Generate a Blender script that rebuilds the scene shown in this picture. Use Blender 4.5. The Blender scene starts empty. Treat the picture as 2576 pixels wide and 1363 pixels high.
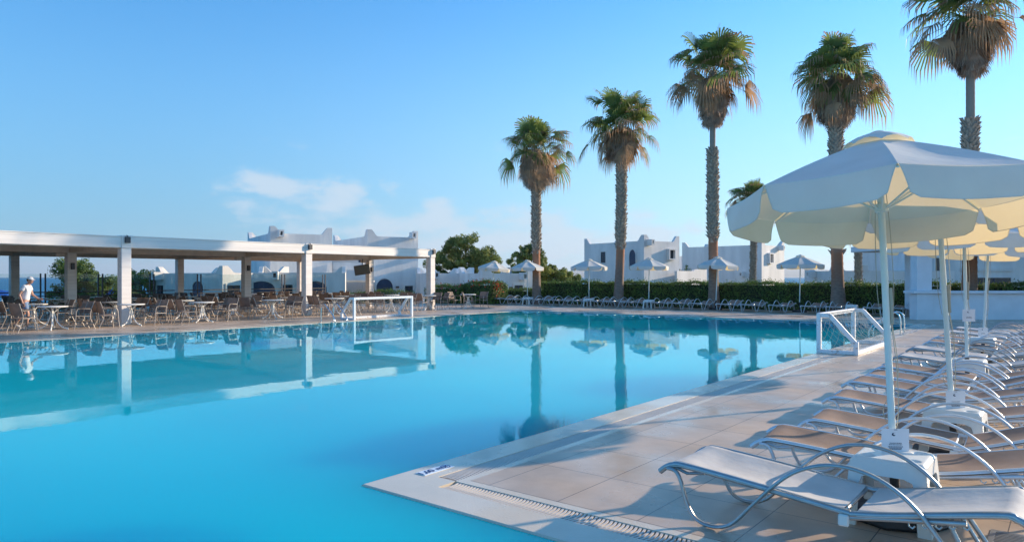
import bpy, math, random
from mathutils import Vector, Matrix, Quaternion
R = math.radians
scene = bpy.context.scene
COL = scene.collection
rnd = random.Random(7)
HEAD = R(38.67)            # heading of the camera, turned left from world +Y
CH, SH = math.cos(HEAD), math.sin(HEAD)
CX, CY, EYE = 4.467, -3.66, 1.65

# ------------------------------------------------------------------ camera
cd = bpy.data.cameras.new('camera'); cam = bpy.data.objects.new('camera', cd); COL.objects.link(cam)
cam.location = (CX, CY, EYE); cam.rotation_euler = (R(90), 0, HEAD)
cd.sensor_width = 36; cd.lens = 24.88; cd.shift_y = 0.006; cd.clip_start = 0.05; cd.clip_end = 60000
scene.camera = cam

# ------------------------------------------------------------------ light
SUN_EL, SUN_AZ = R(16), R(26.2)      # azimuth from +Y towards +X
wd = bpy.data.worlds.new('World'); scene.world = wd; wd.use_nodes = True
nt = wd.node_tree; N = nt.nodes; L = nt.links; N.clear()
out = N.new('ShaderNodeOutputWorld'); bg = N.new('ShaderNodeBackground'); bg.inputs['Strength'].default_value = 0.12
sky = N.new('ShaderNodeTexSky'); sky.sky_type = 'NISHITA'; sky.sun_disc = False
sky.sun_elevation = SUN_EL; sky.sun_rotation = SUN_AZ; sky.air_density = 1.0; sky.dust_density = 0.25; sky.ozone_density = 2.6
tint = N.new('ShaderNodeMix'); tint.data_type = 'RGBA'; tint.blend_type = 'MULTIPLY'; tint.inputs[0].default_value = 1
tint.inputs[7].default_value = (0.36, .97, 1.32, 1)
L.new(sky.outputs[0], tint.inputs[6])
def wmath(op, a, b=None, c=None, clamp=False):
    n = N.new('ShaderNodeMath'); n.operation = op; n.use_clamp = clamp
    for i, v in enumerate((a, b, c)):
        if v is None: continue
        if isinstance(v, (int, float)): n.inputs[i].default_value = v
        else: L.new(v, n.inputs[i])
    return n.outputs[0]
tc = N.new('ShaderNodeTexCoord'); sep = N.new('ShaderNodeSeparateXYZ'); L.new(tc.outputs['Generated'], sep.inputs[0])
az = wmath('ARCTAN2', wmath('MULTIPLY', sep.outputs[0], -1), sep.outputs[1])      # left-turn angle from +Y
el = sep.outputs[2]
comb = N.new('ShaderNodeCombineXYZ'); L.new(az, comb.inputs[0]); L.new(wmath('MULTIPLY', el, 2.1), comb.inputs[1])
n1 = N.new('ShaderNodeTexNoise'); n1.inputs['Scale'].default_value = 17; n1.inputs['Detail'].default_value = 10; n1.inputs['Roughness'].default_value = 0.55
n1.inputs['Distortion'].default_value = 0.15
L.new(comb.outputs[0], n1.inputs['Vector'])
def blob(a0, e0, sa, se, amp):
    da = wmath('DIVIDE', wmath('SUBTRACT', az, a0), sa); de = wmath('DIVIDE', wmath('SUBTRACT', el, e0), se)
    q = wmath('ADD', wmath('MULTIPLY', da, da), wmath('MULTIPLY', de, de))
    return wmath('MULTIPLY', wmath('POWER', 2.718, wmath('MULTIPLY', q, -1)), amp)
def pa(px): return HEAD - math.atan((px - 1288) / 1780)
def pe(py): return math.atan((697 - py) / 1780)
field = None
for px, py, wx, wy, amp in ((640, 482, 90, 40, .30), (760, 505, 150, 60, .24), (890, 500, 80, 50, .16), (870, 575, 200, 40, .26), (1100, 530, 75, 45, .34), (1260, 590, 220, 48, .34), 
                            (1310, 540, 90, 35, .20), (1420, 590, 80, 44, .28), (1640, 585, 110, 42, .42), (1050, 640, 650, 42, .25), (2650, 500, 200, 200, .1)):
    b = blob(pa(px), pe(py), wx / 1780, wy / 1780, amp)
    field = b if field is None else wmath('ADD', field, b)
mr = N.new('ShaderNodeMapRange'); mr.interpolation_type = 'SMOOTHSTEP'
mr.inputs['From Min'].default_value = 0.63; mr.inputs['From Max'].default_value = 0.95
cm = N.new('ShaderNodeMapRange'); cm.inputs['From Min'].default_value = .22; cm.inputs['From Max'].default_value = .13; L.new(el, cm.inputs['Value'])
L.new(wmath('ADD', n1.outputs[0], field), mr.inputs['Value'])
cl = N.new('ShaderNodeMix'); cl.data_type = 'RGBA'
cl.inputs[7].default_value = (3.0, 3.6, 4.2, 1)
hz = N.new('ShaderNodeMix'); hz.data_type = 'RGBA'; hz.inputs[7].default_value = (1.04, 2.30, 3.6, 1)
hf = N.new('ShaderNodeMapRange'); hf.interpolation_type = 'SMOOTHSTEP'; hf.inputs['From Min'].default_value = .44; hf.inputs['From Max'].default_value = -.02; L.new(el, hf.inputs['Value'])
ha = N.new('ShaderNodeMapRange'); ha.interpolation_type = 'SMOOTHSTEP'; ha.inputs['From Min'].default_value = HEAD - .45; ha.inputs['From Max'].default_value = HEAD + .55; L.new(az, ha.inputs['Value'])
hc = N.new('ShaderNodeMix'); hc.data_type = 'RGBA'; hc.inputs[6].default_value = (2.75, 3.95, 4.7, 1); hc.inputs[7].default_value = (1.08, 2.15, 3.2, 1); L.new(ha.outputs[0], hc.inputs[0]); L.new(hc.outputs[2], hz.inputs[7])
L.new(wmath('MULTIPLY', hf.outputs[0], .84), hz.inputs[0]); L.new(tint.outputs[2], hz.inputs[6])
L.new(hz.outputs[2], cl.inputs[6]); L.new(wmath('MULTIPLY', wmath('MULTIPLY', mr.outputs[0], cm.outputs[0]), 0.8), cl.inputs[0])
L.new(cl.outputs[2], bg.inputs['Color']); L.new(bg.outputs[0], out.inputs[0])

sd = bpy.data.lights.new('sun', 'SUN'); sd.energy = 4.2; sd.angle = R(0.6); sd.color = (1.0, 0.79, 0.57)
sun = bpy.data.objects.new('sun', sd); COL.objects.link(sun)
sdir = Vector((math.cos(SUN_EL) * math.sin(SUN_AZ), math.cos(SUN_EL) * math.cos(SUN_AZ), math.sin(SUN_EL)))
sun.rotation_euler = (-sdir).to_track_quat('-Z', 'Y').to_euler(); sun.location = (20, 20, 30)
scene.view_settings.view_transform = 'Standard'; scene.view_settings.look = 'None'
scene.view_settings.gamma = 1; scene.view_settings.exposure = 0.87
scene.cycles.max_bounces = 8; scene.cycles.transparent_max_bounces = 12
scene.cycles.caustics_reflective = False; scene.cycles.caustics_refractive = False

# ------------------------------------------------------------------ helpers
def W(X, Y, z=0.0):            # camera-aligned ground coordinates (metres right, metres ahead) -> world
    return Vector((CX + X * CH - Y * SH, CY + X * SH + Y * CH, z))
def G(px, Y, z=0.0): return W((px - 1288) / 1780 * Y, Y, z)
def Z(py, Y): return EYE - (py - 697) * Y / 1780
def tag(o, label=None, cat=None, group=None, kind=None):
    if label: o['label'] = label
    if cat: o['category'] = cat
    if group: o['group'] = group
    if kind: o['kind'] = kind
    return o
def thing(name, label, cat, loc=(0, 0, 0), rz=0, group=None):
    o = bpy.data.objects.new(name, None); COL.objects.link(o); o.location = loc; o.rotation_euler = (0, 0, rz)
    o.empty_display_size = .1
    return tag(o, label, cat, group)
KIDS = {}
def kids(o): return KIDS.get(o.name, [])
def link(o, parent):
    COL.objects.link(o)
    if parent: o.parent = parent; KIDS.setdefault(parent.name, []).append(o)
    return o
def copy_tree(o, parent=None):
    c = o.copy(); link(c, parent)
    for k in kids(o): copy_tree(k, c)
    return c
class MB:
    def __init__(s): s.v = []; s.f = []; s.m = []
    def face(s, pts, m=0):
        b = len(s.v); s.v += [tuple(p) for p in pts]; s.f.append(tuple(range(b, b + len(pts)))); s.m.append(m)
    def add(s, vs, fs, m=0):
        b = len(s.v); s.v += [tuple(p) for p in vs]
        for f in fs: s.f.append(tuple(b + i for i in f)); s.m.append(m)
    def box(s, a, b, m=0, M=None):
        x0, y0, z0 = a; x1, y1, z1 = b
        vs = [Vector(p) for p in ((x0, y0, z0), (x1, y0, z0), (x1, y1, z0), (x0, y1, z0), (x0, y0, z1), (x1, y0, z1), (x1, y1, z1), (x0, y1, z1))]
        if M: vs = [M @ p for p in vs]
        s.add(vs, [(3, 2, 1, 0), (4, 5, 6, 7), (0, 1, 5, 4), (1, 2, 6, 5), (2, 3, 7, 6), (3, 0, 4, 7)], m)
    def bbox(s, a, b, r=.01, m=0, M=None):       # box with chamfered edges
        x0, y0, z0 = a; x1, y1, z1 = b
        ring = lambda i: [(x0 + i, y0 + r), (x0 + r, y0 + i), (x1 - r, y0 + i), (x1 - i, y0 + r), (x1 - i, y1 - r), (x1 - r, y1 - i), (x0 + r, y1 - i), (x0 + i, y1 - r)]
        vs = []
        for z, i in ((z0, r), (z0 + r, 0), (z1 - r, 0), (z1, r)):
            vs += [Vector((x, y, z)) for x, y in ring(min(i, r * .999))]
        if M: vs = [M @ p for p in vs]
        fs = [tuple(range(7, -1, -1)), tuple(range(24, 32))]
        for k in range(3):
            for i in range(8):
                j = (i + 1) % 8; fs.append((k * 8 + i, k * 8 + j, k * 8 + 8 + j, k * 8 + 8 + i))
        s.add(vs, fs, m)
    def tube(s, pts, r, n=8, m=0, r2=None, up=(0, 0, 1), cap=True):
        pts = [Vector(p) for p in pts]; K = len(pts)
        rs = r if isinstance(r, (list, tuple)) else [r] * K
        ratio = (r2 / rs[0]) if r2 else 1.0
        base = len(s.v); up = Vector(up); prev = None
        for i, p in enumerate(pts):
            d = (pts[min(i + 1, K - 1)] - pts[max(i - 1, 0)]).normalized()
            a = d.cross(up)
            if a.length < 1e-3: a = prev if prev is not None else d.cross(Vector((1, 0, 0.01)))
            a = (a - d * a.dot(d)).normalized()
            if prev is not None and a.dot(prev) < 0: a = -a
            prev = a; b = d.cross(a)
            for k in range(n):
                t = 2 * math.pi * (k + .5) / n
                s.v.append(tuple(p + a * (rs[i] * math.cos(t)) + b * (rs[i] * ratio * math.sin(t))))
        for i in range(K - 1):
            for k in range(n):
                k2 = (k + 1) % n
                s.f.append((base + i * n + k, base + i * n + k2, base + (i + 1) * n + k2, base + (i + 1) * n + k)); s.m.append(m)
        if cap:
            s.f.append(tuple(base + k for k in range(n))[::-1]); s.m.append(m)
            s.f.append(tuple(base + (K - 1) * n + k for k in range(n))); s.m.append(m)
    def lathe(s, prof, n=20, c=(0, 0, 0), m=0, cap=True):
        base = len(s.v)
        for r, z in prof:
            for k in range(n):
                t = 2 * math.pi * k / n; s.v.append((c[0] + r * math.cos(t), c[1] + r * math.sin(t), c[2] + z))
        for i in range(len(prof) - 1):
            for k in range(n):
                k2 = (k + 1) % n; s.f.append((base + i * n + k, base + i * n + k2, base + (i + 1) * n + k2, base + (i + 1) * n + k)); s.m.append(m)
        if cap:
            s.f.append(tuple(base + k for k in range(n))[::-1]); s.m.append(m)
            s.f.append(tuple(base + (len(prof) - 1) * n + k for k in range(n))); s.m.append(m)
    def grid(s, fn, nu, nv, m=0):
        base = len(s.v)
        for j in range(nv + 1):
            for i in range(nu + 1): s.v.append(tuple(fn(i / nu, j / nv)))
        for j in range(nv):
            for i in range(nu):
                a = base + j * (nu + 1) + i; s.f.append((a, a + 1, a + nu + 2, a + nu + 1)); s.m.append(m)
    def prism(s, poly, fn0, fn1, m=0):           # polygon mapped by fn0 (front) and fn1 (back)
        n = len(poly); b = len(s.v)
        s.v += [tuple(fn0(*p)) for p in poly] + [tuple(fn1(*p)) for p in poly]
        s.f.append(tuple(b + i for i in range(n))); s.m.append(m)
        s.f.append(tuple(b + n + i for i in range(n - 1, -1, -1))); s.m.append(m)
        for i in range(n):
            j = (i + 1) % n; s.f.append((b + i, b + n + i, b + n + j, b + j)); s.m.append(m)
    def xf(s, M): s.v = [tuple(M @ Vector(p)) for p in s.v]; return s
    def build(s, name, mat, parent=None, smooth=False, angle=40):
        me = bpy.data.meshes.new(name); me.from_pydata(s.v, [], s.f)
        for mm in (mat if isinstance(mat, (list, tuple)) else [mat]): me.materials.append(mm)
        me.polygons.foreach_set('material_index', s.m)
        if smooth:
            me.polygons.foreach_set('use_smooth', [True] * len(s.f))
            try: me.set_sharp_from_angle(angle=R(angle))
            except Exception: pass
        me.update()
        return link(bpy.data.objects.new(name, me), parent)

# ------------------------------------------------------------------ materials
def mat(name, color, rough=.6, metal=0, var=0, vscale=4, bump=0, bscale=30, color2=None, spec=.5, transl=0, tcol=None, coords='Object', stretch=(1, 1, 1), lo=.35, hi=.65, detail=5):
    m = bpy.data.materials.new(name); m.use_nodes = True; t = m.node_tree; n = t.nodes; l = t.links
    p = n['Principled BSDF']; p.inputs['Roughness'].default_value = rough; p.inputs['Metallic'].default_value = metal
    p.inputs['Specular IOR Level'].default_value = spec
    p.inputs['Base Color'].default_value = (*color, 1)
    tx = n.new('ShaderNodeTexCoord'); mp = n.new('ShaderNodeMapping'); mp.inputs['Scale'].default_value = stretch
    l.new(tx.outputs[coords], mp.inputs[0])
    csock = None
    if var or color2:
        c2 = color2 or tuple(max(0, c * (1 - var)) for c in color); c1 = color if color2 else tuple(min(1, c * (1 + var)) for c in color)
        nz = n.new('ShaderNodeTexNoise'); nz.inputs['Scale'].default_value = vscale; nz.inputs['Detail'].default_value = detail
        l.new(mp.outputs[0], nz.inputs['Vector'])
        r = n.new('ShaderNodeMapRange'); r.inputs['From Min'].default_value = lo; r.inputs['From Max'].default_value = hi
        l.new(nz.outputs[0], r.inputs['Value'])
        mx = n.new('ShaderNodeMix'); mx.data_type = 'RGBA'; mx.inputs[6].default_value = (*c2, 1); mx.inputs[7].default_value = (*c1, 1)
        l.new(r.outputs[0], mx.inputs[0]); l.new(mx.outputs[2], p.inputs['Base Color']); csock = mx.outputs[2]
    if bump:
        bz = n.new('ShaderNodeTexNoise'); bz.inputs['Scale'].default_value = bscale; bz.inputs['Detail'].default_value = 4
        l.new(mp.outputs[0], bz.inputs['Vector'])
        bn = n.new('ShaderNodeBump'); bn.inputs['Strength'].default_value = bump; bn.inputs['Distance'].default_value = .02
        l.new(bz.outputs[0], bn.inputs['Height']); l.new(bn.outputs[0], p.inputs['Normal'])
    if transl:
        tr = n.new('ShaderNodeBsdfTranslucent'); tr.inputs[0].default_value = (*(tcol or color), 1)
        if csock is not None and not tcol: l.new(csock, tr.inputs[0])
        ms = n.new('ShaderNodeMixShader'); ms.inputs[0].default_value = transl
        l.new(p.outputs[0], ms.inputs[1]); l.new(tr.outputs[0], ms.inputs[2]); l.new(ms.outputs[0], n['Material Output'].inputs[0])
    return m
M = {}
M['stucco'] = mat('white_stucco', (.74, .73, .71), .9, var=.10, vscale=.9, bump=.6, bscale=5, stretch=(1, 1, .25))
M['stucco2'] = mat('cream_stucco', (.72, .69, .63), .9, var=.10, vscale=.9, bump=.6, bscale=5, stretch=(1, 1, .3))
M['blue_plaster'] = mat('painted_plaster', (.72, .76, .80), .7, var=.04, vscale=2, bump=.1)
M['pergola'] = mat('painted_timber', (.80, .75, .70), .6, var=.07, vscale=3, bump=.15, bscale=14, stretch=(1, .12, 4))
M['pergola_dark'] = mat('timber_soffit', (.74, .66, .58), .8, var=.08, vscale=3)
M['alu'] = mat('painted_aluminium', (.72, .76, .80), .3, .25, var=.05, vscale=8)
M['alu_grey'] = mat('grey_aluminium', (.42, .44, .45), .3, .6, var=.08, vscale=8)
M['steel'] = mat('stainless_steel', (.70, .70, .70), .16, 1.0)
M['chair_alu'] = mat('chair_aluminium', (.34, .30, .265), .45, .2, var=.08, vscale=8)
M['sling_brown'] = mat('brown_sling', (.30, .205, .155), .7, var=.13, vscale=5, bump=.2, bscale=260, transl=.12, tcol=(.6, .33, .16))
M['sling_white'] = mat('pale_sling', (.62, .60, .57), .65, var=.07, vscale=5, bump=.3, bscale=8, transl=.08)
M['chair_sling'] = mat('chair_sling', (.20, .15, .125), .75, var=.18, vscale=5, transl=.08)
M['piping'] = mat('dark_piping', (.10, .08, .07), .7)
M['plastic'] = mat('white_plastic', (.80, .80, .76), .35, var=.03, vscale=3)
M['white_paint'] = mat('chipped_white_paint', (.80, .82, .84), .5, color2=(.45, .40, .36), vscale=14, lo=.30, hi=.42)
M['canvas'] = mat('umbrella_canvas', (.80, .83, .81), .85, var=.06, vscale=2.2, bump=.3, bscale=7, transl=.27, tcol=(1.0, .76, .36))
M['pole'] = mat('umbrella_pole', (.70, .78, .76), .4, var=.04, vscale=4)
M['black'] = mat('black_rubber', (.03, .03, .032), .55, var=.3, vscale=9, bump=.3, bscale=30)
M['dark_metal'] = mat('dark_metal', (.07, .07, .075), .45, .4)
M['rope'] = mat('cord', (.45, .42, .34), .8)
M['net'] = mat('net_cord', (.62, .60, .52), .9)
M['paper'] = mat('paper_sign', (.80, .80, .82), .35, var=.02)
M['ink'] = mat('ink', (.03, .04, .07), .7)
M['ink_blue'] = mat('blue_ink', (.02, .06, .20), .7)
M['plate'] = mat('depth_plate', (.74, .82, .88), .3)
M['window'] = mat('dark_glass', (.035, .045, .055), .12)
M['blue_shutter'] = mat('blue_shutter', (.03, .05, .10), .5, var=.1)
M['frond'] = mat('palm_leaf_green', (.27, .33, .075), .55, color2=(.12, .18, .055), vscale=1.6, transl=.45)
M['frond_dry'] = mat('palm_leaf_dry', (.54, .33, .18), .75, color2=(.33, .235, .15), vscale=1.4, transl=.4)
M['thatch'] = mat('palm_thatch', (.54, .39, .29), .85, color2=(.32, .25, .20), vscale=2.5, transl=.12)
M['petiole'] = mat('palm_stalk', (.22, .16, .08), .7)
M['boots'] = mat('palm_leaf_base', (.56, .47, .37), .9, color2=(.30, .245, .19), vscale=7, bump=.5, bscale=22)
M['leafA'] = mat('tree_leaf', (.22, .29, .065), .7, color2=(.06, .12, .03), vscale=.9, transl=.35, lo=.38, hi=.62)
M['leafB'] = mat('tamarisk_leaf', (.33, .36, .09), .7, color2=(.09, .15, .045), vscale=.8, transl=.35, lo=.38, hi=.62)
M['hedge'] = mat('hedge_leaf', (.17, .28, .05), .55, color2=(.065, .13, .035), vscale=2.6, transl=.25)
M['hedge_young'] = mat('young_leaf', (.17, .24, .045), .5, color2=(.08, .14, .03), vscale=3, transl=.35)
M['hedge_core'] = mat('hedge_inside', (.02, .03, .012), .9)  # near-black: the hedge's inner shade is put into this colour
M['bark'] = mat('bark', (.14, .10, .07), .9, var=.25, vscale=6, bump=.6)
M['petal'] = mat('red_petal', (.70, .09, .03), .6, transl=.3)
M['petal_pink'] = mat('pink_petal', (.62, .14, .20), .6, transl=.3)
M['skin'] = mat('skin', (.50, .28, .20), .5)
M['shirt'] = mat('white_shirt', (.75, .76, .78), .8, var=.04, vscale=8)
M['jeans'] = mat('blue_shorts', (.16, .25, .40), .85, var=.15, vscale=12)
M['cap'] = mat('white_cap', (.80, .80, .80), .8)
M['hair'] = mat('hair', (.05, .035, .025), .8)
M['shoe'] = mat('shoe', (.55, .53, .50), .6)
M['blue_cloth'] = mat('blue_parasol', (.02, .16, .62), .8, transl=.3)
M['orange_cloth'] = mat('orange_parasol', (.75, .32, .04), .8, transl=.3)
M['screen'] = mat('screen', (.10, .075, .035), .12)
M['rock'] = mat('mountain_rock', (.30, .30, .27), .95, var=.2, vscale=.002)
M['soil'] = mat('dry_ground', (.22, .19, .12), .95, color2=(.09, .11, .04), vscale=.2, bump=.4, bscale=3)
M['coping'] = mat('pool_coping', (.70, .60, .46), .42, var=.07, vscale=1.6, bump=.1, bscale=60)
M['grate'] = mat('overflow_grate', (.66, .60, .53), .5, var=.05, vscale=3)
M['channel'] = mat('overflow_channel', (.12, .11, .10), .8)  # dark base colour carries the depth shade below the bars

_c = M['coping'].node_tree; _p = _c.nodes['Principled BSDF']; _n = _c.nodes.new('ShaderNodeTexNoise'); _n.inputs['Scale'].default_value = 1.1; _n.inputs['Detail'].default_value = 6
_r = _c.nodes.new('ShaderNodeMapRange'); _r.inputs['From Min'].default_value = .42; _r.inputs['From Max'].default_value = .60; _r.inputs['To Min'].default_value = .05; _r.inputs['To Max'].default_value = .38
_t = _c.nodes.new('ShaderNodeTexCoord'); _c.links.new(_t.outputs['Object'], _n.inputs['Vector']); _c.links.new(_n.outputs[0], _r.inputs['Value']); _c.links.new(_r.outputs[0], _p.inputs['Roughness'])
def deck_material():
    m = bpy.data.materials.new('porcelain_tiles'); m.use_nodes = True; t = m.node_tree; n = t.nodes; l = t.links
    p = n['Principled BSDF']; tx = n.new('ShaderNodeTexCoord'); mp = n.new('ShaderNodeMapping')
    mp.inputs['Location'].default_value = (-.15 + .66, -.62 + .77, 0); l.new(tx.outputs['Object'], mp.inputs[0])
    b = n.new('ShaderNodeTexBrick'); b.offset = 0; b.inputs['Scale'].default_value = 1
    b.inputs['Brick Width'].default_value = .66; b.inputs['Row Height'].default_value = .77; b.inputs['Mortar Size'].default_value = .004
    b.inputs['Mortar Smooth'].default_value = .2; b.inputs['Bias'].default_value = 0
    b.inputs['Color1'].default_value = (.56, .43, .315, 1); b.inputs['Color2'].default_value = (.62, .48, .36, 1); b.inputs['Mortar'].default_value = (.15, .12, .10, 1)
    l.new(mp.outputs[0], b.inputs['Vector'])
    a = n.new('ShaderNodeTexNoise'); a.inputs['Scale'].default_value = 1.3; a.inputs['Detail'].default_value = 7; a.inputs['Roughness'].default_value = .62
    l.new(tx.outputs['Object'], a.inputs['Vector'])
    r = n.new('ShaderNodeMapRange'); r.inputs['From Min'].default_value = .32; r.inputs['From Max'].default_value = .70
    r.inputs['To Min'].default_value = .76; r.inputs['To Max'].default_value = 1.12; l.new(a.outputs[0], r.inputs['Value'])
    f = n.new('ShaderNodeTexNoise'); f.inputs['Scale'].default_value = 90; f.inputs['Detail'].default_value = 2; l.new(tx.outputs['Object'], f.inputs['Vector'])
    r2 = n.new('ShaderNodeMapRange'); r2.inputs['To Min'].default_value = .90; r2.inputs['To Max'].default_value = 1.10; l.new(f.outputs[0], r2.inputs['Value'])
    mm = n.new('ShaderNodeMath'); mm.operation = 'MULTIPLY'; l.new(r.outputs[0], mm.inputs[0]); l.new(r2.outputs[0], mm.inputs[1])
    v = n.new('ShaderNodeVectorMath'); v.operation = 'SCALE'; l.new(b.outputs['Color'], v.inputs[0]); l.new(mm.outputs[0], v.inputs['Scale'])
    l.new(v.outputs[0], p.inputs['Base Color'])
    w = n.new('ShaderNodeTexNoise'); w.inputs['Scale'].default_value = .8; w.inputs['Detail'].default_value = 5; l.new(tx.outputs['Object'], w.inputs['Vector'])
    r3 = n.new('ShaderNodeMapRange'); r3.inputs['From Min'].default_value = .35; r3.inputs['From Max'].default_value = .65
    r3.inputs['To Min'].default_value = .16; r3.inputs['To Max'].default_value = .62; l.new(w.outputs[0], r3.inputs['Value']); l.new(r3.outputs[0], p.inputs['Roughness'])
    bm = n.new('ShaderNodeBump'); bm.inputs['Strength'].default_value = .25; bm.inputs['Distance'].default_value = .004
    l.new(b.outputs['Fac'], bm.inputs['Height']); bm.invert = True; l.new(bm.outputs[0], p.inputs['Normal'])
    return m
M['deck'] = deck_material()

def water_material(name, tint_c, nscale, strength, stretch, diffuse=None):
    m = bpy.data.materials.new(name); m.use_nodes = True; t = m.node_tree; n = t.nodes; l = t.links; n.clear()
    o = n.new('ShaderNodeOutputMaterial'); g = n.new('ShaderNodeBsdfGlossy'); g.inputs['Roughness'].default_value = 0.0 if not diffuse else .12
    tx = n.new('ShaderNodeTexCoord'); mp = n.new('ShaderNodeMapping'); mp.inputs['Scale'].default_value = stretch; mp.inputs['Rotation'].default_value = (0, 0, -HEAD)
    l.new(tx.outputs['Object'], mp.inputs[0])
    a = n.new('ShaderNodeTexNoise'); a.inputs['Scale'].default_value = nscale; a.inputs['Detail'].default_value = 3; l.new(mp.outputs[0], a.inputs['Vector'])
    bm = n.new('ShaderNodeBump'); bm.inputs['Strength'].default_value = strength; bm.inputs['Distance'].default_value = .05; l.new(a.outputs[0], bm.inputs['Height'])
    l.new(bm.outputs[0], g.inputs['Normal'])
    fr = n.new('ShaderNodeFresnel'); fr.inputs['IOR'].default_value = 1.33; g.inputs[0].default_value = (.72, .96, 1, 1)
    if diffuse:
        b = n.new('ShaderNodeBsdfDiffuse'); b.inputs[0].default_value = (*diffuse, 1); l.new(bm.outputs[0], fr.inputs['Normal'])
    else:
        b0 = n.new('ShaderNodeBsdfTransparent'); b0.inputs[0].default_value = (*tint_c, 1)
        b1 = n.new('ShaderNodeSubsurfaceScattering'); b1.falloff = 'BURLEY'
        vn = n.new('ShaderNodeTexNoise'); vn.inputs['Scale'].default_value = .13; vn.inputs['Detail'].default_value = 2; l.new(mp.outputs[0], vn.inputs['Vector'])
        vr = n.new('ShaderNodeMapRange'); vr.inputs['From Min'].default_value = .38; vr.inputs['From Max'].default_value = .62; l.new(vn.outputs[0], vr.inputs['Value'])
        vm = n.new('ShaderNodeMix'); vm.data_type = 'RGBA'; vm.inputs[6].default_value = (0, .50, .66, 1); vm.inputs[7].default_value = (0, .62, .72, 1); l.new(vr.outputs[0], vm.inputs[0]); l.new(vm.outputs[2], b1.inputs['Color'])
        b1.inputs['Color'].default_value = (.0, .55, .76, 1); b1.inputs['Radius'].default_value = (.5, 1, 1); b1.inputs['Scale'].default_value = 4.5      # light scattered back by the water body
        b = n.new('ShaderNodeMixShader'); b.inputs[0].default_value = .96; l.new(b0.outputs[0], b.inputs[1]); l.new(b1.outputs[0], b.inputs[2])
    mx = n.new('ShaderNodeMixShader'); mx.inputs[0].default_value = .22
    if not diffuse: l.new(fr.outputs[0], mx.inputs[0])
    l.new(b.outputs[0], mx.inputs[1]); l.new(g.outputs[0], mx.inputs[2])
    l.new(mx.outputs[0], o.inputs[0]); return m
M['pool_water'] = water_material('pool_water', (.25, .93, 1.0), 1.3, .024, (1, 1, 1))
M['sea_water'] = water_material('sea_water', None, .25, 1.0, (.3, 1, 1), diffuse=(.01, .16, .34))
M['pool_tile'] = mat('pool_mosaic', (.02, .68, .96), .5, color2=(.015, .62, .93), vscale=.5)

# ------------------------------------------------------------------ setting
def struct(o): o['kind'] = 'structure'; return o
def smooth(a, b, x):
    t = max(0, min(1, (x - a) / (b - a))); return t * t * (3 - 2 * t)
def ground_z(x, y):
    dx = max(-34.9 - x, x - 40.4, 0); dy = max(-12.4 - y, y - 33.3, 0); d = math.hypot(dx, dy)
    z = -2.2 + 1.2 * smooth(0.0, 2.0, d)
    z -= 4.5 * smooth(-50, -75, x) + .5 * smooth(-36, -46, x)
    z -= 2.2 * smooth(300, 500, y) 
    return z
g = MB()
xs = [-110, -90, -80, -75, -70, -66, -62, -58, -54, -50, -46, -42, -38, -36, -34.9, -20, 0, 20, 40.4, 42, 46, 60, 90, 140, 200, 300, 420]
ys = [-120, -60, -30, -16, -14, -12.4, 0, 15, 33.3, 34.5, 36, 40, 50, 60, 80, 110, 150, 200, 260, 320, 400, 500, 560]
base = len(g.v)
for y in ys:
    for x in xs: g.v.append((x, y, ground_z(x, y)))
nx = len(xs)
for j in range(len(ys) - 1):
    for i in range(nx - 1):
        a = j * nx + i; g.f.append((a, a + 1, a + nx + 1, a + nx)); g.m.append(0)
struct(g.build('ground', M['soil'], smooth=True, angle=80))
s = MB(); S = 26000
s.face([(-S, -S, -4), (S, -S, -4), (S, S, -4), (-S, S, -4)]); struct(s.build('sea', M['sea_water']))
# far mountains, about nine kilometres off
mt = MB(); D = 9000
prof = [(900, 12), (1000, 60), (1060, 40), (1200, 75), (1300, 90), (1400, 70), (1500, 110), (1600, 170), (1660, 205), (1700, 255), (1728, 298), (1760, 262), (1830, 190), (1900, 150), (2000, 120), (2100, 95), (2200, 85), (2300, 135), (2355, 150), (2400, 110), (2500, 90), (2700, 40)]
mr_ = random.Random(3); top = []; foot = []; back = []
for i in range(len(prof) - 1):
    for k in range(6):
        t = k / 6; px = prof[i][0] * (1 - t) + prof[i + 1][0] * t; h = prof[i][1] * (1 - t) + prof[i + 1][1] * t
        top.append(G(px, D + 700, h * 1.05 + mr_.uniform(-5, 5))); foot.append(G(px, D - 600 + mr_.uniform(-80, 80), -4)); back.append(G(px, D + 2500, -4))
b = len(mt.v); n = len(top); mt.v += [tuple(p) for p in foot + top + back]
for i in range(n - 1):
    mt.f.append((i, i + 1, n + i + 1, n + i)); mt.f.append((n + i, n + i + 1, 2 * n + i + 1, 2 * n + i)); mt.m += [0, 0]
struct(mt.build('mountains', M['rock'], smooth=True, angle=80))

# pool: outline of the water, counter-clockwise
XL, YF, YN, XR = -16.9, 24.3, -3.2, 12.0
OUT = [(XL, YN), (XR, YN), (XR, 0), (0, 0), (0, YF), (XL, YF)]
def off(d):
    n = len(OUT); res = []
    for i in range(n):
        p0, p1, p2 = OUT[i - 1], OUT[i], OUT[(i + 1) % n]
        def nrm(a, b):
            dx, dy = b[0] - a[0], b[1] - a[1]; l = math.hypot(dx, dy); return (dy / l, -dx / l)
        a, b = nrm(p0, p1), nrm(p1, p2); res.append((p1[0] + d * (a[0] + b[0]), p1[1] + d * (a[1] + b[1])))
    return res
def ring(d0, z0, d1, z1, mb, m=0):
    a, b = off(d0), off(d1)
    for i in range(6):
        j = (i + 1) % 6; mb.face([(*a[i], z0), (*b[i], z1), (*b[j], z1), (*a[j], z0)], m)
wz = -.014
w = MB(); w.face([(x, y, wz) for x, y in OUT]); struct(w.build('pool_water', M['pool_water']))
bs = MB(); bs.face([(x, y, -1.3) for x, y in OUT]); ring(0, -1.3, 0, -.06, bs)
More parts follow.
